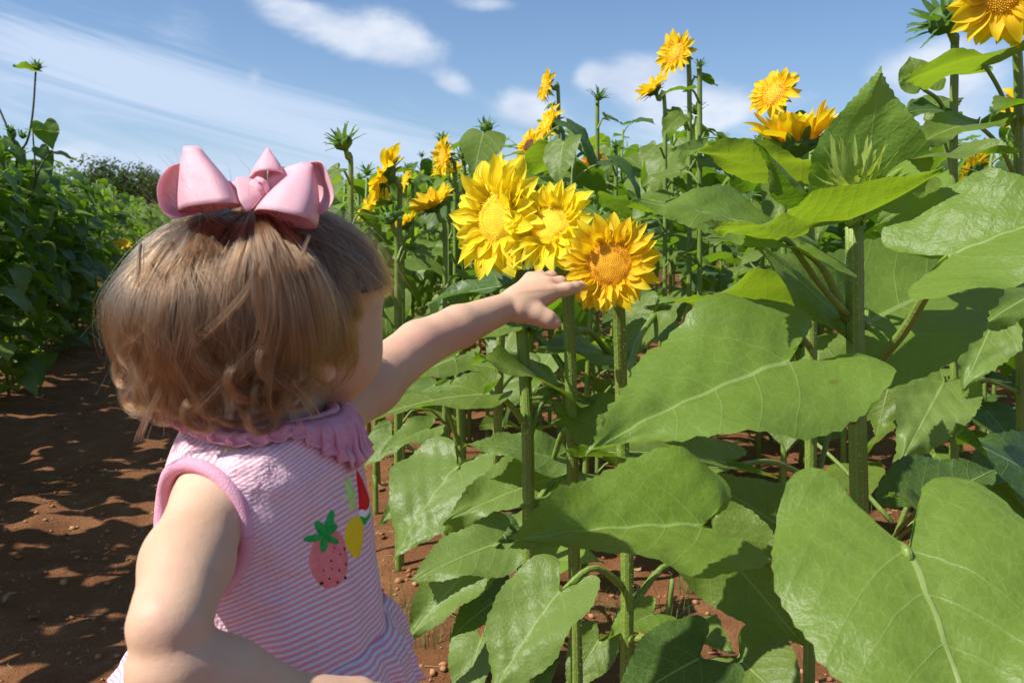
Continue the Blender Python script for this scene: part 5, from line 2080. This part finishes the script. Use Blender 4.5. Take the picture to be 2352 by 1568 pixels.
def ruffle(name, mat, nlen, inner, outer, waves, amp, seed, ncross=9, stripe=False, sheer=1.0):
    """gathered strip from inner(a) to outer(a); both return points, outer also its off-surface direction"""
    V = []
    U = []
    ph = random.Random(seed).uniform(0, 6)
    for i in range(nlen):
        a = 2 * pi * i / nlen
        p = inner(a)
        q, n = outer(a)
        ta = (inner(a + .02) - inner(a - .02))
        ta = ta / (np.linalg.norm(ta) + 1e-9)
        w1 = sin(waves * a + ph + .9 * sin(3 * a)) + .45 * sin(waves * 1.73 * a + 2 * ph)
        w2 = cos(waves * a + ph + .9 * sin(3 * a))
        for j in range(ncross):
            t = j / (ncross - 1)
            k = t ** .85
            c = p * (1 - t) + q * t + n * (.006 * sin(pi * min(t * 1.3, 1)) + amp * k * (w1 * .75 + .6)) + ta * amp * .9 * k * w2
            V.append(c)
            U.append((a, t))
    f = grid_faces(nlen, ncross)
    f += [((nlen - 1) * ncross + j, (nlen - 1) * ncross + j + 1, j + 1, j) for j in range(ncross - 1)]
    me = mesh(name, V, f, [M[mat]], None, U)
    if stripe:
        at = me.attributes.new('stripe', 'FLOAT', 'POINT')
        at.data.foreach_set('value', np.array([u[1] * stripe for u in U], dtype=np.float32))
    o = link(name, me, dress)
    so = o.modifiers.new('thick', 'SOLIDIFY')
    so.thickness = .0011
    return o


def nk_in(a):
    u, w = NU + (NRU + .006) * cos(a), NW + (NRW + .006) * sin(a)
    return gl(T(u, w, surf_top(u, w) + .003))


def nk_out(a):
    u, w = NU + (NRU + .021) * cos(a), NW + (NRW + .022) * sin(a)
    z = max(surf_top(u, w), -.185)
    n = TF * cos(a) * .75 + TR * sin(a) * .75 + np.array([0, 0, .65])
    back = np.clip(-cos(a), 0, 1)
    return gl(T(u + .004 * cos(a) - .012 * back, w, z + .004 + .006 * back)), n


ruffle('neck_ruffle', 'pink_knit', 300, nk_in, nk_out, 36, .0062, 3)


def hem_in(a):
    u, w = .1125 * cos(a), .126 * sin(a)
    B = np.interp(-.332, ZT, BT)
    A = np.interp(-.332, ZT, AT)
    low = .825
    th = a
    fold = 1 + low * (.030 * sin(7 * th + 1.0) + .022 * sin(12 * th + 2.2) + .012 * sin(19 * th))
    return gl(T((A - .005) * cos(a) * fold, (B - .005) * sin(a) * fold, -.315))


def hem_out(a):
    A, B = .110 + .016 * max(0, -cos(a)), .130
    n = TF * cos(a) + TR * sin(a)
    fold = 1 + (.030 * sin(7 * a + 1.0) + .022 * sin(12 * a + 2.2))
    return gl(T(A * cos(a) * fold, B * sin(a) * fold, -.362)), n


ruffle('hem_ruffle', 'cloth', 420, hem_in, hem_out, 24, .0050, 5, stripe=.042)


def nails():
    for tip, d, up, w in ((G3(1334, 655.5, 1.0165), G3(1336, 657.5, 1.017) - G3(1322, 660, 1.011), np.array([-.1, -.25, 1.0]), .0036),
                          (G3(1273.5, 738.5, .9785), G3(1275, 741, .984) - G3(1258, 733, .980), np.array([.1, -.8, .6]), .0044)):
        d = d / np.linalg.norm(d)
        up = up - d * up.dot(d)
        up /= np.linalg.norm(up)
        sd = np.cross(d, up)
        V = []
        for i in range(7):
            for j in range(7):
                x, y = -1 + 2 * i / 6, -1 + 2 * j / 6
                k = sqrt(max(0, 1 - .45 * y * y)) 
                V.append(gl(tip + d * (x * .0042 * k - .0012) + sd * y * w + up * (.0056 - .0026 * y * y - .0006 * x * x)))
        link('fingernail', mesh('fingernail', V, grid_faces(7, 7), [M['nail']]), girl)


M['nail'] = simple('fingernail', (.80, .52, .44), .3, .5)
nails()


# ---------------------------------------------------------------- fruit sewn on the chest
def front_u(w, z):
    u = .16
    while u > .0:
        if dress_fn(np.float64(u), np.float64(w), np.float64(z)) < 0:
            return u
        u -= .0006
    return u


def patch_geo(g, outline, cen, mi, lift=.0016, rings=5, rot=0.0, sc=1.0):
    """star-shaped outline [(x, y)] in metres around cen=(w, z); x grows to her left"""
    n = len(outline)
    cr, sr = cos(rot), sin(rot)
    V = []

    def at(x, y, l):
        x, y = (x * cr - y * sr) * sc, (x * sr + y * cr) * sc
        w, z = cen[0] - x, cen[1] + y
        return gl(T(front_u(w, z) + l, w, z))
    V.append(at(0, 0, lift))
    for r in range(1, rings + 1):
        k = r / rings
        for (x, y) in outline:
            V.append(at(x * k, y * k, lift * (1 if r < rings - 1 else (.8 if r < rings else -.0006))))
    F = [(0, 1 + j, 1 + (j + 1) % n) for j in range(n)]
    for i in range(rings - 1):
        for j in range(n):
            a, b = 1 + i * n + j, 1 + i * n + (j + 1) % n
            F.append((a, a + n, b + n, b))
    g.add(V, F, None, mi)


def ell_out(rx, ry, n=28, fn=None):
    o = []
    for k in range(n):
        a = 2 * pi * k / n
        f = fn(a) if fn else 1
        o.append((rx * cos(a) * f, ry * sin(a) * f))
    return o


M['berry'] = simple('strawberry_felt', (.80, .20, .20), .8, .2, 200, (.86, .27, .26), .4, 700)
M['felt_green'] = simple('felt_green', (.02, .36, .06), .8, .2, 200, (.03, .44, .09), .4, 700)
M['felt_lime'] = simple('felt_lime', (.50, .74, .20), .8, .2, 200, (.56, .80, .28), .4, 700)
M['felt_yellow'] = simple('felt_yellow', (.85, .62, .015), .8, .2, 200, (.88, .68, .03), .4, 700)
M['felt_red'] = simple('felt_red', (.72, .015, .02), .8, .2, 200, (.78, .03, .03), .4, 700)
M['felt_white'] = simple('felt_white', (.82, .82, .80), .8, .2)
M['felt_black'] = simple('felt_black', (.012, .012, .012), .8, .2)


def fruit():
    # strawberry
    g = Geo()
    c = (.053, -.240)
    patch_geo(g, ell_out(.0185, .021, fn=lambda a: 1 + .12 * sin(a) - .07 * cos(2 * a)), c, 0)
    rr = random.Random(2)
    for (x, y) in ((-.009, -.003), (-.001, .001), (.008, .003), (-.005, -.011), (.004, -.008), (.011, -.006), (.001, -.016), (-.011, -.012), (.008, -.015), (.013, .005), (-.002, -.0045), (.004, .009)):
        patch_geo(g, ell_out(.0009, .0016, 8), (c[0] - x, c[1] + y), 2, lift=.0023, rings=2)
    leafy = ell_out(.0165, .0125, 50, fn=lambda a: .62 + .38 * cos(5 * a + .4))
    patch_geo(g, leafy, (c[0] + .003, c[1] + .020), 1, lift=.0030, rings=6, rot=-.6)
    patch_geo(g, ell_out(.0026, .0085, 14), (c[0] - .001, c[1] + .030), 1, lift=.0030, rot=-.3)
    link('strawberry_patch', g.mesh('strawberry_patch', [M['berry'], M['felt_green'], M['felt_black']]), dress)
    # pear-shaped yellow fruit with a pale green crown
    g = Geo()
    c = (.024, -.228)
    patch_geo(g, ell_out(.0135, .0195, fn=lambda a: (1 - .32 * max(0, sin(a)) ** 1.5) * (1 + .05 * sin(3 * a))), c, 0)
    patch_geo(g, ell_out(.0105, .0165, 40, fn=lambda a: .66 + .30 * cos(6 * a + pi / 2 * 0)), (c[0], c[1] + .030), 1, lift=.0022, rings=5)
    link('yellow_fruit_patch', g.mesh('yellow_fruit_patch', [M['felt_yellow'], M['felt_lime']]), dress)
    # watermelon slice
    g = Geo()
    c = (.001, -.208)

    def wedge(k, y0):
        return [(x * k, y * k + y0) for x, y in ((-.017, -.010), (-.012, -.0145), (-.005, -.0165), (.005, -.0165), (.012, -.0145), (.017, -.010), (.010, .006), (.004, .019), (0, .025), (-.004, .019), (-.010, .006))]
    patch_geo(g, wedge(1.0, -.004), c, 2, lift=.0012)
    patch_geo(g, wedge(.93, -.001), c, 1, lift=.0020)
    patch_geo(g, wedge(.84, .003), c, 0, lift=.0028)
    for (x, y) in ((-.006, -.004), (.001, -.006), (.006, -.003), (-.001, .004)):
        patch_geo(g, ell_out(.0010, .0022, 8), (c[0] - x, c[1] + y), 3, lift=.0034, rings=2)
    link('watermelon_patch', g.mesh('watermelon_patch', [M['felt_red'], M['felt_white'], M['felt_green'], M['felt_black']]), dress)


fruit()


# ---------------------------------------------------------------- bow
def strip(name, A, B, parent, n=40, m=7, bulge=.0, closed=False):
    a = spline([gl(p) for p in A], n)
    b = spline([gl(p) for p in B], n)
    V = []
    for i in range(n):
        for j in range(m):
            t = j / (m - 1)
            V.append(a[i] * (1 - t) + b[i] * t)
    o = link(name, mesh(name, V, grid_faces(n, m), [M['ribbon']]), parent)
    s = o.modifiers.new('thick', 'SOLIDIFY')
    s.thickness = .0005
    return o


def cone(name, ca, ra, cb, rb, parent, tilt_b=0.0, n=56, start=0.0, span=6.2, lean=0.0, waist=0.0):
    """ribbon wound into a funnel: small end ca (px, py, y) with half sizes ra = (px, depth), wide end cb, rb"""
    V = []
    m = 12
    for i in range(n):
        a = start + span * i / (n - 1)
        k = 1 + .12 * (i / n)
        wv = 1 + .07 * sin(2 * a + cb[0]) + .04 * sin(5 * a + ca[0])
        pa = G3(ca[0] + ra[0] * cos(a), ca[1] + ra[2] * cos(a) * 1 - ra[3] * sin(a), ca[2] + ra[1] * sin(a))
        pb = G3(cb[0] + rb[0] * cos(a) * k * wv, cb[1] + rb[2] * cos(a) - rb[3] * sin(a) * wv, cb[2] + rb[1] * sin(a) * wv)
        cax = G3(ca[0], ca[1], ca[2])
        cbx = G3(cb[0], cb[1], cb[2])
        for j in range(m):
            t = j / (m - 1)
            cen = cax * (1 - t) + cbx * t
            V.append(gl(pa * (1 - t) + pb * t + (cen - (pa * (1 - t) + pb * t)) * (.16 * sin(pi * t)) * -1))
    o = link(name, mesh(name, V, grid_faces(n, m), [M['ribbon']]), parent)
    s = o.modifiers.new('thick', 'SOLIDIFY')
    s.thickness = .0005
    return o


def build_bow():
    kn = gl(G3(596, 436, .635))
    g = Geo()
    V = []
    for i in range(11):
        a = pi * i / 10
        for j in range(16):
            b = 2 * pi * j / 16
            r = .0075 * (sin(a) ** .7) * (1 + .10 * cos(3 * b + 2 * a))
            V.append(kn + np.array([r * 1.05 * cos(b), r * sin(b), .0078 * cos(a)]))
    g.add(V, grid_faces(11, 16, True))
    bow = link('hair_bow', g.mesh('hair_bow', [M['ribbon']]), girl)
    # sin(a) < 0 is the near side: sizes are (half px, half depth, slope px, lift px)
    cone('loop', (440, 338, 0.638), (19, .007, 0, -3), (480, 478, 0.625), (66, .027, -6, -11), bow, start=.9)
    cone('loop', (710, 376, 0.638), (14, .006, 3, -3), (652, 503, 0.620), (74, .025, 17, -15), bow, start=1.9)
    cone('loop', (615, 340, 0.650), (3, .002, 0, 0), (614, 412, 0.650), (43, .018, 0, -20), bow, start=1.6)
    cone('loop', (603, 434, 0.634), (5, .006, 9, 12), (556, 446, 0.630), (14, .017, 26, 28), bow, start=1.6)
    strip('loop', [G3(425, 372, 0.642), G3(385, 386, 0.625), G3(361, 430, 0.620), G3(370, 480, 0.620), G3(400, 501, 0.622), G3(450, 494, 0.635)],
          [G3(450, 368, .672), G3(425, 385, .680), G3(415, 425, .684), G3(418, 462, .680), G3(436, 480, .672), G3(470, 482, .660)], bow)
    strip('loop', [G3(700, 376, 0.635), G3(738, 374, 0.625), G3(756, 410, 0.622), G3(766, 452, 0.620), G3(748, 484, 0.620), G3(716, 496, 0.625)],
          [G3(690, 384, .670), G3(706, 384, .680), G3(714, 415, .684), G3(716, 448, .684), G3(708, 470, .678), G3(690, 480, .670)], bow)
    strip('loop', [G3(600, 425, 0.638), G3(640, 392, 0.642), G3(700, 371, 0.640)], [G3(604, 446, 0.638), G3(630, 470, 0.634), G3(664, 470, 0.630)], bow)
    strip('loop', [G3(590, 425, 0.638), G3(540, 418, 0.645), G3(480, 410, 0.650)], [G3(590, 450, 0.638), G3(540, 470, 0.640), G3(500, 482, 0.640)], bow)
    strip('ribbon_tail', [G3(584, 412, 0.628), G3(600, 420, 0.622), G3(612, 446, 0.625)], [G3(592, 406, 0.630), G3(608, 414, 0.625), G3(622, 440, 0.628)], bow, n=14)
    return bow


build_bow()

# ---------------------------------------------------------------- hair
def hair_material(name, col, rough=.26, rnd=.35):
    m = bpy.data.materials.new(name)
    m.use_nodes = True
    t = NT(m.node_tree)
    for n in list(m.node_tree.nodes):
        if n.type == 'BSDF_PRINCIPLED':
            m.node_tree.nodes.remove(n)
    h = t.new('ShaderNodeBsdfHairPrincipled')
    h.parametrization = 'COLOR'
    info = t.new('ShaderNodeHairInfo')
    rn = info.outputs['Random']
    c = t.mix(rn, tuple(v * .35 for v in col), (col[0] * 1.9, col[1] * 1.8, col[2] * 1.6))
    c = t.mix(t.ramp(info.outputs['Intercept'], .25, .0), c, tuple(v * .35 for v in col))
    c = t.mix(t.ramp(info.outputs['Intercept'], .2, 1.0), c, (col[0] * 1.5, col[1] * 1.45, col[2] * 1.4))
    t.link(c, h.inputs['Color'])
    h.inputs['Roughness'].default_value = rough
    h.inputs['Radial Roughness'].default_value = .42
    t.link(h.outputs[0], m.node_tree.nodes['Material Output'].inputs['Surface'])
    return m


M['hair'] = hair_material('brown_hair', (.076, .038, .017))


def capmat():
    m, t, p, out = newmat('hair_base')
    uv = t.new('ShaderNodeUVMap')
    mp = t.new('ShaderNodeMapping')
    mp.inputs['Scale'].default_value = (60, 1.2, 1)
    t.link(uv.outputs[0], mp.inputs[0])
    n = t.noise(mp.outputs[0], 3.0, 5, .7)
    c = t.mix(t.ramp(n, .3, .7), (.020, .010, .005), (.075, .038, .017))
    t.link(c, p.inputs['Base Color'])
    p.inputs['Roughness'].default_value = .6
    t.link(t.bump(n, .8, .003), p.inputs['Normal'])
    return m


M['hair_base'] = capmat()
C0 = np.array([-.006, 0, .004])                # skull middle in head coordinates
AX = np.array([.085, .0715, .066])


def Hv(p):
    """head coordinates (n, 3) to the child's space"""
    p = np.asarray(p)
    return HC + p[..., 0:1] * HF + p[..., 1:2] * HR + p[..., 2:3] * HU - OFS


P_BOW = np.array([-.20, .10, .97])
P_BOW /= np.linalg.norm(P_BOW)
P_CRN = np.array([-.80, -.02, .58])
P_CRN /= np.linalg.norm(P_CRN)


def hair_len(th):
    """how far the hair hangs below the skull's middle at this azimuth (0 = face)"""
    a = abs((th + pi) % (2 * pi) - pi)
    return float(np.interp(a, [0, radians(79), radians(89), radians(94), radians(100), radians(107), radians(125), pi], [0, .0, .058, .066, .030, .066, .080, .084]))


def hair_end_t(th):
    a = abs((th + pi) % (2 * pi) - pi)
    return float(np.interp(a, [0, radians(40), radians(78), radians(86)], [.93, .93, .97, 1.0]))


def hair_path(pole, th, s0, lift, n, rr, curl=1.0, short=0.0, ln=None):
    """points in head coordinates from the root at fraction s0 of the way down to the tip"""
    e = np.array([cos(th), sin(th), 0.0])
    om = math.acos(max(-1, min(1, float(pole.dot(e)))))
    L = (hair_len(th) if ln is None else ln) * (1 - short)
    te = hair_end_t(th)
    n1 = int(n * .5) if L > .01 else n
    n2 = n - n1
    bk = ((1 - cos(th)) / 2) ** .8
    out = []
    for t in np.linspace(s0, te if L < .01 else 1.0, n1):
        d = (sin((1 - t) * om) * pole + sin(t * om) * e) / sin(om)
        d /= np.linalg.norm(d)
        dn = 1 / sqrt(((d / AX) ** 2).sum())
        k = min(1, (t - s0) * 5)
        lf = (.003 + .004 * (1 - bk) + (.006 + .012 * bk) * t ** 1.6) * (lift if bk > .4 else max(lift, .8)) * k
        out.append(C0 + d * (dn + lf))
    if n2:
        R0 = 1 / sqrt((e[0] / AX[0]) ** 2 + (e[1] / AX[1]) ** 2)
        ra = R0 + (.009 + .012 * bk) * lift
        cu = curl * rr.uniform(.3, 1.2)
        ph = rr.uniform(-.4, .6)
        sw = rr.uniform(-.5, .5) if rr.random() < .6 else rr.uniform(-1.5, 1.5)
        for i in range(1, n2 + 1):
            q = i / n2
            h = L * q
            tuck = .007 * bk * sin(pi * min(1, q * 1.25)) - (.026 * q ** 2.4) * (.5 + .5 * bk)
            flip = .024 * (max(0, q - .60) / .40) ** 1.5 * cu * (.3 + .7 * bk)
            a = max(0, q - .56) / .44 * 5.0 * min(1.2, cu) + ph
            rc = .0125 * cu * min(1, max(0, q - .58) * 4)
            r = ra + tuck + flip + rc * sin(a)
            z = C0[2] - h + rc * (1 - cos(a)) * 1.1
            t2 = th + sw * max(0, q - .25) * .45 + .010 / ra * cu * sin(a * .9 + ph) * max(0, q - .5)
            out.append(np.array([C0[0] + cos(t2) * r, sin(t2) * r, z]))
    out = np.array(out)
    for _ in range(10):
        out[1:-1] = out[1:-1] * .5 + (out[:-2] + out[2:]) * .25
    return out


def build_hair():
    rr = random.Random(12)
    # base volume under the strands
    V, U = [], []
    nth, nt = 96, 30
    for i in range(nth):
        th = 2 * pi * i / nth
        L = hair_len(th)
        pts = hair_path(P_BOW, th, 0.001, .62, nt, random.Random(1), curl=0.0, short=.03)
        for j in range(nt):
            V.append(pts[j])
            U.append((i / nth, j / nt))
    f = [(i * nt + j, i * nt + j + 1, ((i + 1) % nth) * nt + j + 1, ((i + 1) % nth) * nt + j) for i in range(nth) for j in range(nt - 1)]
    cap = link('hair', mesh('hair', Hv(np.array(V)), f, [M['hair_base']], None, U), girl)
    sd = cap.modifiers.new('thick', 'SOLIDIFY')
    sd.thickness = .003
    sd.offset = -1
    # strands in locks
    N = 26
    locks = []
    for k in range(300):                         # over the back and sides from the whorl on the crown
        th = rr.uniform(-pi, pi)
        locks.append((P_CRN, th if abs(th) > 1.3 else (th / abs(th + 1e-6)) * rr.uniform(1.4, pi), rr.uniform(.02, .45), rr.uniform(.55, 1.30), 1.0, 40, .0036))
    for k in range(250):                         # from the bow forwards and down the sides
        th = rr.uniform(-1.0, 1.0) * pi * .72
        locks.append((P_BOW, th, rr.uniform(.03, .5), rr.uniform(.55, 1.2), 1.0, 36, .0034))
    for k in range(120):                         # camera side, where it shows most
        th = rr.uniform(1.45, 2.9)
        locks.append((P_BOW if rr.random() < .55 else P_CRN, th, rr.uniform(.03, .8), rr.uniform(.8, 1.35), 1.25, 36, .0028))
    P, RAD = [], []
    for (pole, th, s0, lift, cu, ns, w) in locks:
        base = hair_path(pole, th, s0, lift, N, rr, curl=cu * rr.uniform(.3, 1.3), short=rr.uniform(-.22, .22))
        qk = np.linspace(0, 1, N)
        e_ = np.array([-sin(th), cos(th), 0])
        amp = rr.uniform(.002, .0165)
        base = base + np.outer(np.sin(qk * rr.uniform(3, 9) + rr.uniform(0, 6)) * amp * qk, e_) + np.outer(np.sin(qk * rr.uniform(3, 8) + rr.uniform(0, 6)) * amp * .5 * qk, [cos(th), sin(th), 0])
        T_ = np.gradient(base, axis=0)
        T_ /= np.linalg.norm(T_, axis=1)[:, None] + 1e-9
        side = np.cross(T_, base - C0)
        side /= np.linalg.norm(side, axis=1)[:, None] + 1e-9
        up = np.cross(side, T_)
        q = np.linspace(0, 1, N)
        for s in range(ns):
            a, b = RNG.normal(), RNG.normal()
            sp = w * (.55 + 1.0 * np.sin(pi * np.minimum(q * .9 + .08, 1)))
            wob = .0010 * np.sin(q * RNG.uniform(5, 14) + RNG.uniform(0, 6)) * q
            cut = N - (RNG.integers(0, 5) if RNG.random() < .5 else 0)
            c = base + side * (a * sp + wob)[:, None] + up * (b * sp * .22 + wob * .5)[:, None]
            if cut < N:
                qq = np.linspace(0, cut - 1, N)
                c = np.stack([np.interp(qq, np.arange(N), c[:, i]) for i in range(3)], 1)
            P.append(c)
    for k in range(46):
        x0, y0 = rr.uniform(330, 720), rr.uniform(520, 780)
        dx, dy = rr.uniform(-190, 150), rr.uniform(120, 260)
        yy = rr.uniform(.588, .606) + abs(x0 - 600) / 2037 * .12
        b = spline([G3(x0, y0, yy), G3(x0 + dx * .25, y0 + dy * .4, yy - .004), G3(x0 + dx * .7, y0 + dy * .8, yy - .002), G3(x0 + dx, y0 + dy, yy + .006)], N)
        for s in range(16):
            q = np.linspace(0, 1, N)[:, None]
            c = b + RNG.normal(size=3) * np.array([.0016, .002, .0014]) * (.5 + q) + np.sin(q * 7 + k) * .0015 - HC
            # keep it on the surface of the hair
            c = np.stack([c @ HF, c @ HR, c @ HU], 1)
            P.append(c)
    # strands gathered up under the bow from both sides of the parting
    kb = (G3(590, 478, .655) - HC)
    kb = np.array([kb @ HF, kb @ HR, kb @ HU])
    for k in range(2200):
        th = RNG.uniform(-pi, pi)
        rad = RNG.uniform(.25, .95)
        d = P_BOW + rad * (np.array([cos(th), sin(th), -.2]))
        d /= np.linalg.norm(d)
        dn = 1 / sqrt(((d / AX) ** 2).sum())
        q = np.linspace(0, 1, N)[:, None]
        r0 = C0 + d * (dn + .001)
        mid = C0 + (d + P_BOW) / np.linalg.norm(d + P_BOW) * (1 / sqrt((((d + P_BOW) / np.linalg.norm(d + P_BOW) / AX) ** 2).sum()) + .006)
        tgt = kb + RNG.normal(size=3) * .003
        P.append(r0 * (1 - q) ** 2 + 2 * mid * q * (1 - q) + tgt * q * q)
    # the little tail falling from the bow
    tails = [
        [G3(586, 486, .648), G3(596, 520, .618), G3(612, 580, .602), G3(640, 680, .592), G3(640, 780, .594), G3(590, 860, .602)],
        [G3(590, 486, .648), G3(612, 530, .618), G3(650, 620, .600), G3(672, 720, .592), G3(676, 820, .594), G3(640, 890, .600)],
        [G3(584, 486, .648), G3(580, 530, .618), G3(560, 610, .602), G3(545, 700, .594), G3(520, 800, .592), G3(470, 880, .600)],
        [G3(594, 486, .648), G3(640, 530, .622), G3(700, 610, .604), G3(730, 700, .598), G3(735, 800, .600), G3(715, 880, .604)],
        [G3(588, 486, .648), G3(602, 540, .615), G3(622, 620, .598), G3(630, 730, .590), G3(600, 830, .592), G3(530, 900, .600)]]
    for g_, cnt in zip(tails, (520, 520, 380, 380, 420)):
        b = spline(g_, N)
        for s in range(cnt):
            q = np.linspace(0, 1, N)[:, None]
            off = RNG.normal(size=3) * np.array([.0045, .0025, .003])
            c = b + off * (.25 + 2.0 * q) + np.sin(q * 6 + RNG.uniform(0, 6)) * .0012 * q
            e = RNG.uniform(.6, 1.0)
            qq = np.linspace(0, (N - 1) * e, N)
            c = np.stack([np.interp(qq, np.arange(N), c[:, i]) for i in range(3)], 1) - HC
            P.append(np.stack([c @ HF, c @ HR, c @ HU], 1))
    # curls and ringlets hanging at the bottom
    for (px, py, y, rad, cnt) in ((655, 862, .60, .0125, 60), (318, 900, .635, .019, 200), (290, 850, .64, .016, 160), (385, 900, .61, .017, 160), (640, 830, .595, .017, 50), (575, 870, .595, .018, 70), (470, 950, .60, .015, 120), (610, 960, .60, .014, 90), (620, 905, .60, .013, 60), (560, 900, .60, .012, 70), (330, 865, .63, .013, 160), (345, 915, .625, .014, 150), (420, 925, .61, .013, 120),
                                  (500, 925, .60, .013, 110), (690, 915, .605, .010, 60), (300, 810, .64, .011, 110), (590, 940, .605, .011, 70), (705, 870, .60, .009, 40), (450, 890, .605, .012, 90), (380, 945, .62, .012, 110), (540, 950, .605, .010, 80)):
        c0 = G3(px, py, y) - HC
        c0 = np.array([c0 @ HF, c0 @ HR, c0 @ HU])
        out = c0 - C0
        out[2] = 0
        out /= np.linalg.norm(out)
        tan = np.array([-out[1], out[0], 0])
        ph0 = rr.uniform(0, 6)
        for s in range(cnt):
            q = np.linspace(0, 1, N)
            turns = RNG.uniform(.85, 1.15) * 2 * pi
            r = rad * RNG.uniform(.82, 1.08)
            st = ph0 * .3 + RNG.normal() * .12
            a = st + turns * np.clip((q - .35) / .65, 0, 1)
            off = RNG.normal(size=3) * .0013
            lead = np.clip((.35 - q) / .35, 0, 1)
            pos = c0 + off + np.outer(r * np.cos(a) * (1 - .3 * q), tan * .8 + out * .55) + np.outer(r * np.sin(a) * (1 - .3 * q), [0, 0, 1]) + \
                np.outer(lead, [0, 0, .030]) - np.outer(lead, out * .012) + np.outer(q - .5, tan) * .010
            P.append(pos)
    # wisps standing off the head
    for k in range(900):
        th = RNG.uniform(1.6, 2 * pi - 1.6) if k % 5 else RNG.uniform(-.9, 1.3)
        c = hair_path(P_CRN if k % 3 else P_BOW, th, RNG.uniform(.05, .5), RNG.uniform(1.15, 1.75), N, rr, curl=RNG.uniform(.2, 1.4), short=RNG.uniform(0, .5),
                      ln=hair_len(th))
        c = c + np.outer(np.linspace(0, 1, N) ** 2, RNG.normal(size=3) * .006)
        P.append(c)
    for k in range(45):                         # flyaways behind the bow
        d = P_CRN + np.array([RNG.normal() * .25, RNG.normal() * .4, RNG.uniform(0, .5)])
        d /= np.linalg.norm(d)
        q = np.linspace(0, 1, N)[:, None]
        r0 = C0 + d / sqrt(((d / AX) ** 2).sum())
        P.append(r0 + d * q * RNG.uniform(.01, .035) + np.array([-.02, RNG.normal() * .015, RNG.uniform(.0, .035)]) * q ** 1.5 + np.sin(q * 7 + RNG.uniform(0, 6)) * .002)
    for k in range(900):                         # thin fringe on the forehead
        th = RNG.uniform(-.9, 1.25)
        c = hair_path(P_BOW, th, RNG.uniform(.3, .6), RNG.uniform(.6, 1.3), N, rr)
        c = c + np.outer(np.linspace(0, 1, N) ** 2, np.array([.002, RNG.normal() * .004, -.010 * RNG.random()]))
        P.append(c)
    P = np.array(P)
    X = Hv(P).astype(np.float32)
    n = len(P)
    cu = bpy.data.hair_curves.new('strands')
    cu.add_curves([N] * n)
    cu.attributes['position'].data.foreach_set('vector', X.ravel())
    ra = cu.attributes.get('radius') or cu.attributes.new('radius', 'FLOAT', 'POINT')
    q = np.linspace(0, 1, N)
    prof = (.00017 * (1 - q ** 3 * .75)).astype(np.float32)
    ra.data.foreach_set('value', np.tile(prof, n))
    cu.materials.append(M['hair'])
    o = link('strands', cu, cap)
    print('strands', n)
    return cap


build_hair()
print('objects', len(bpy.data.objects))
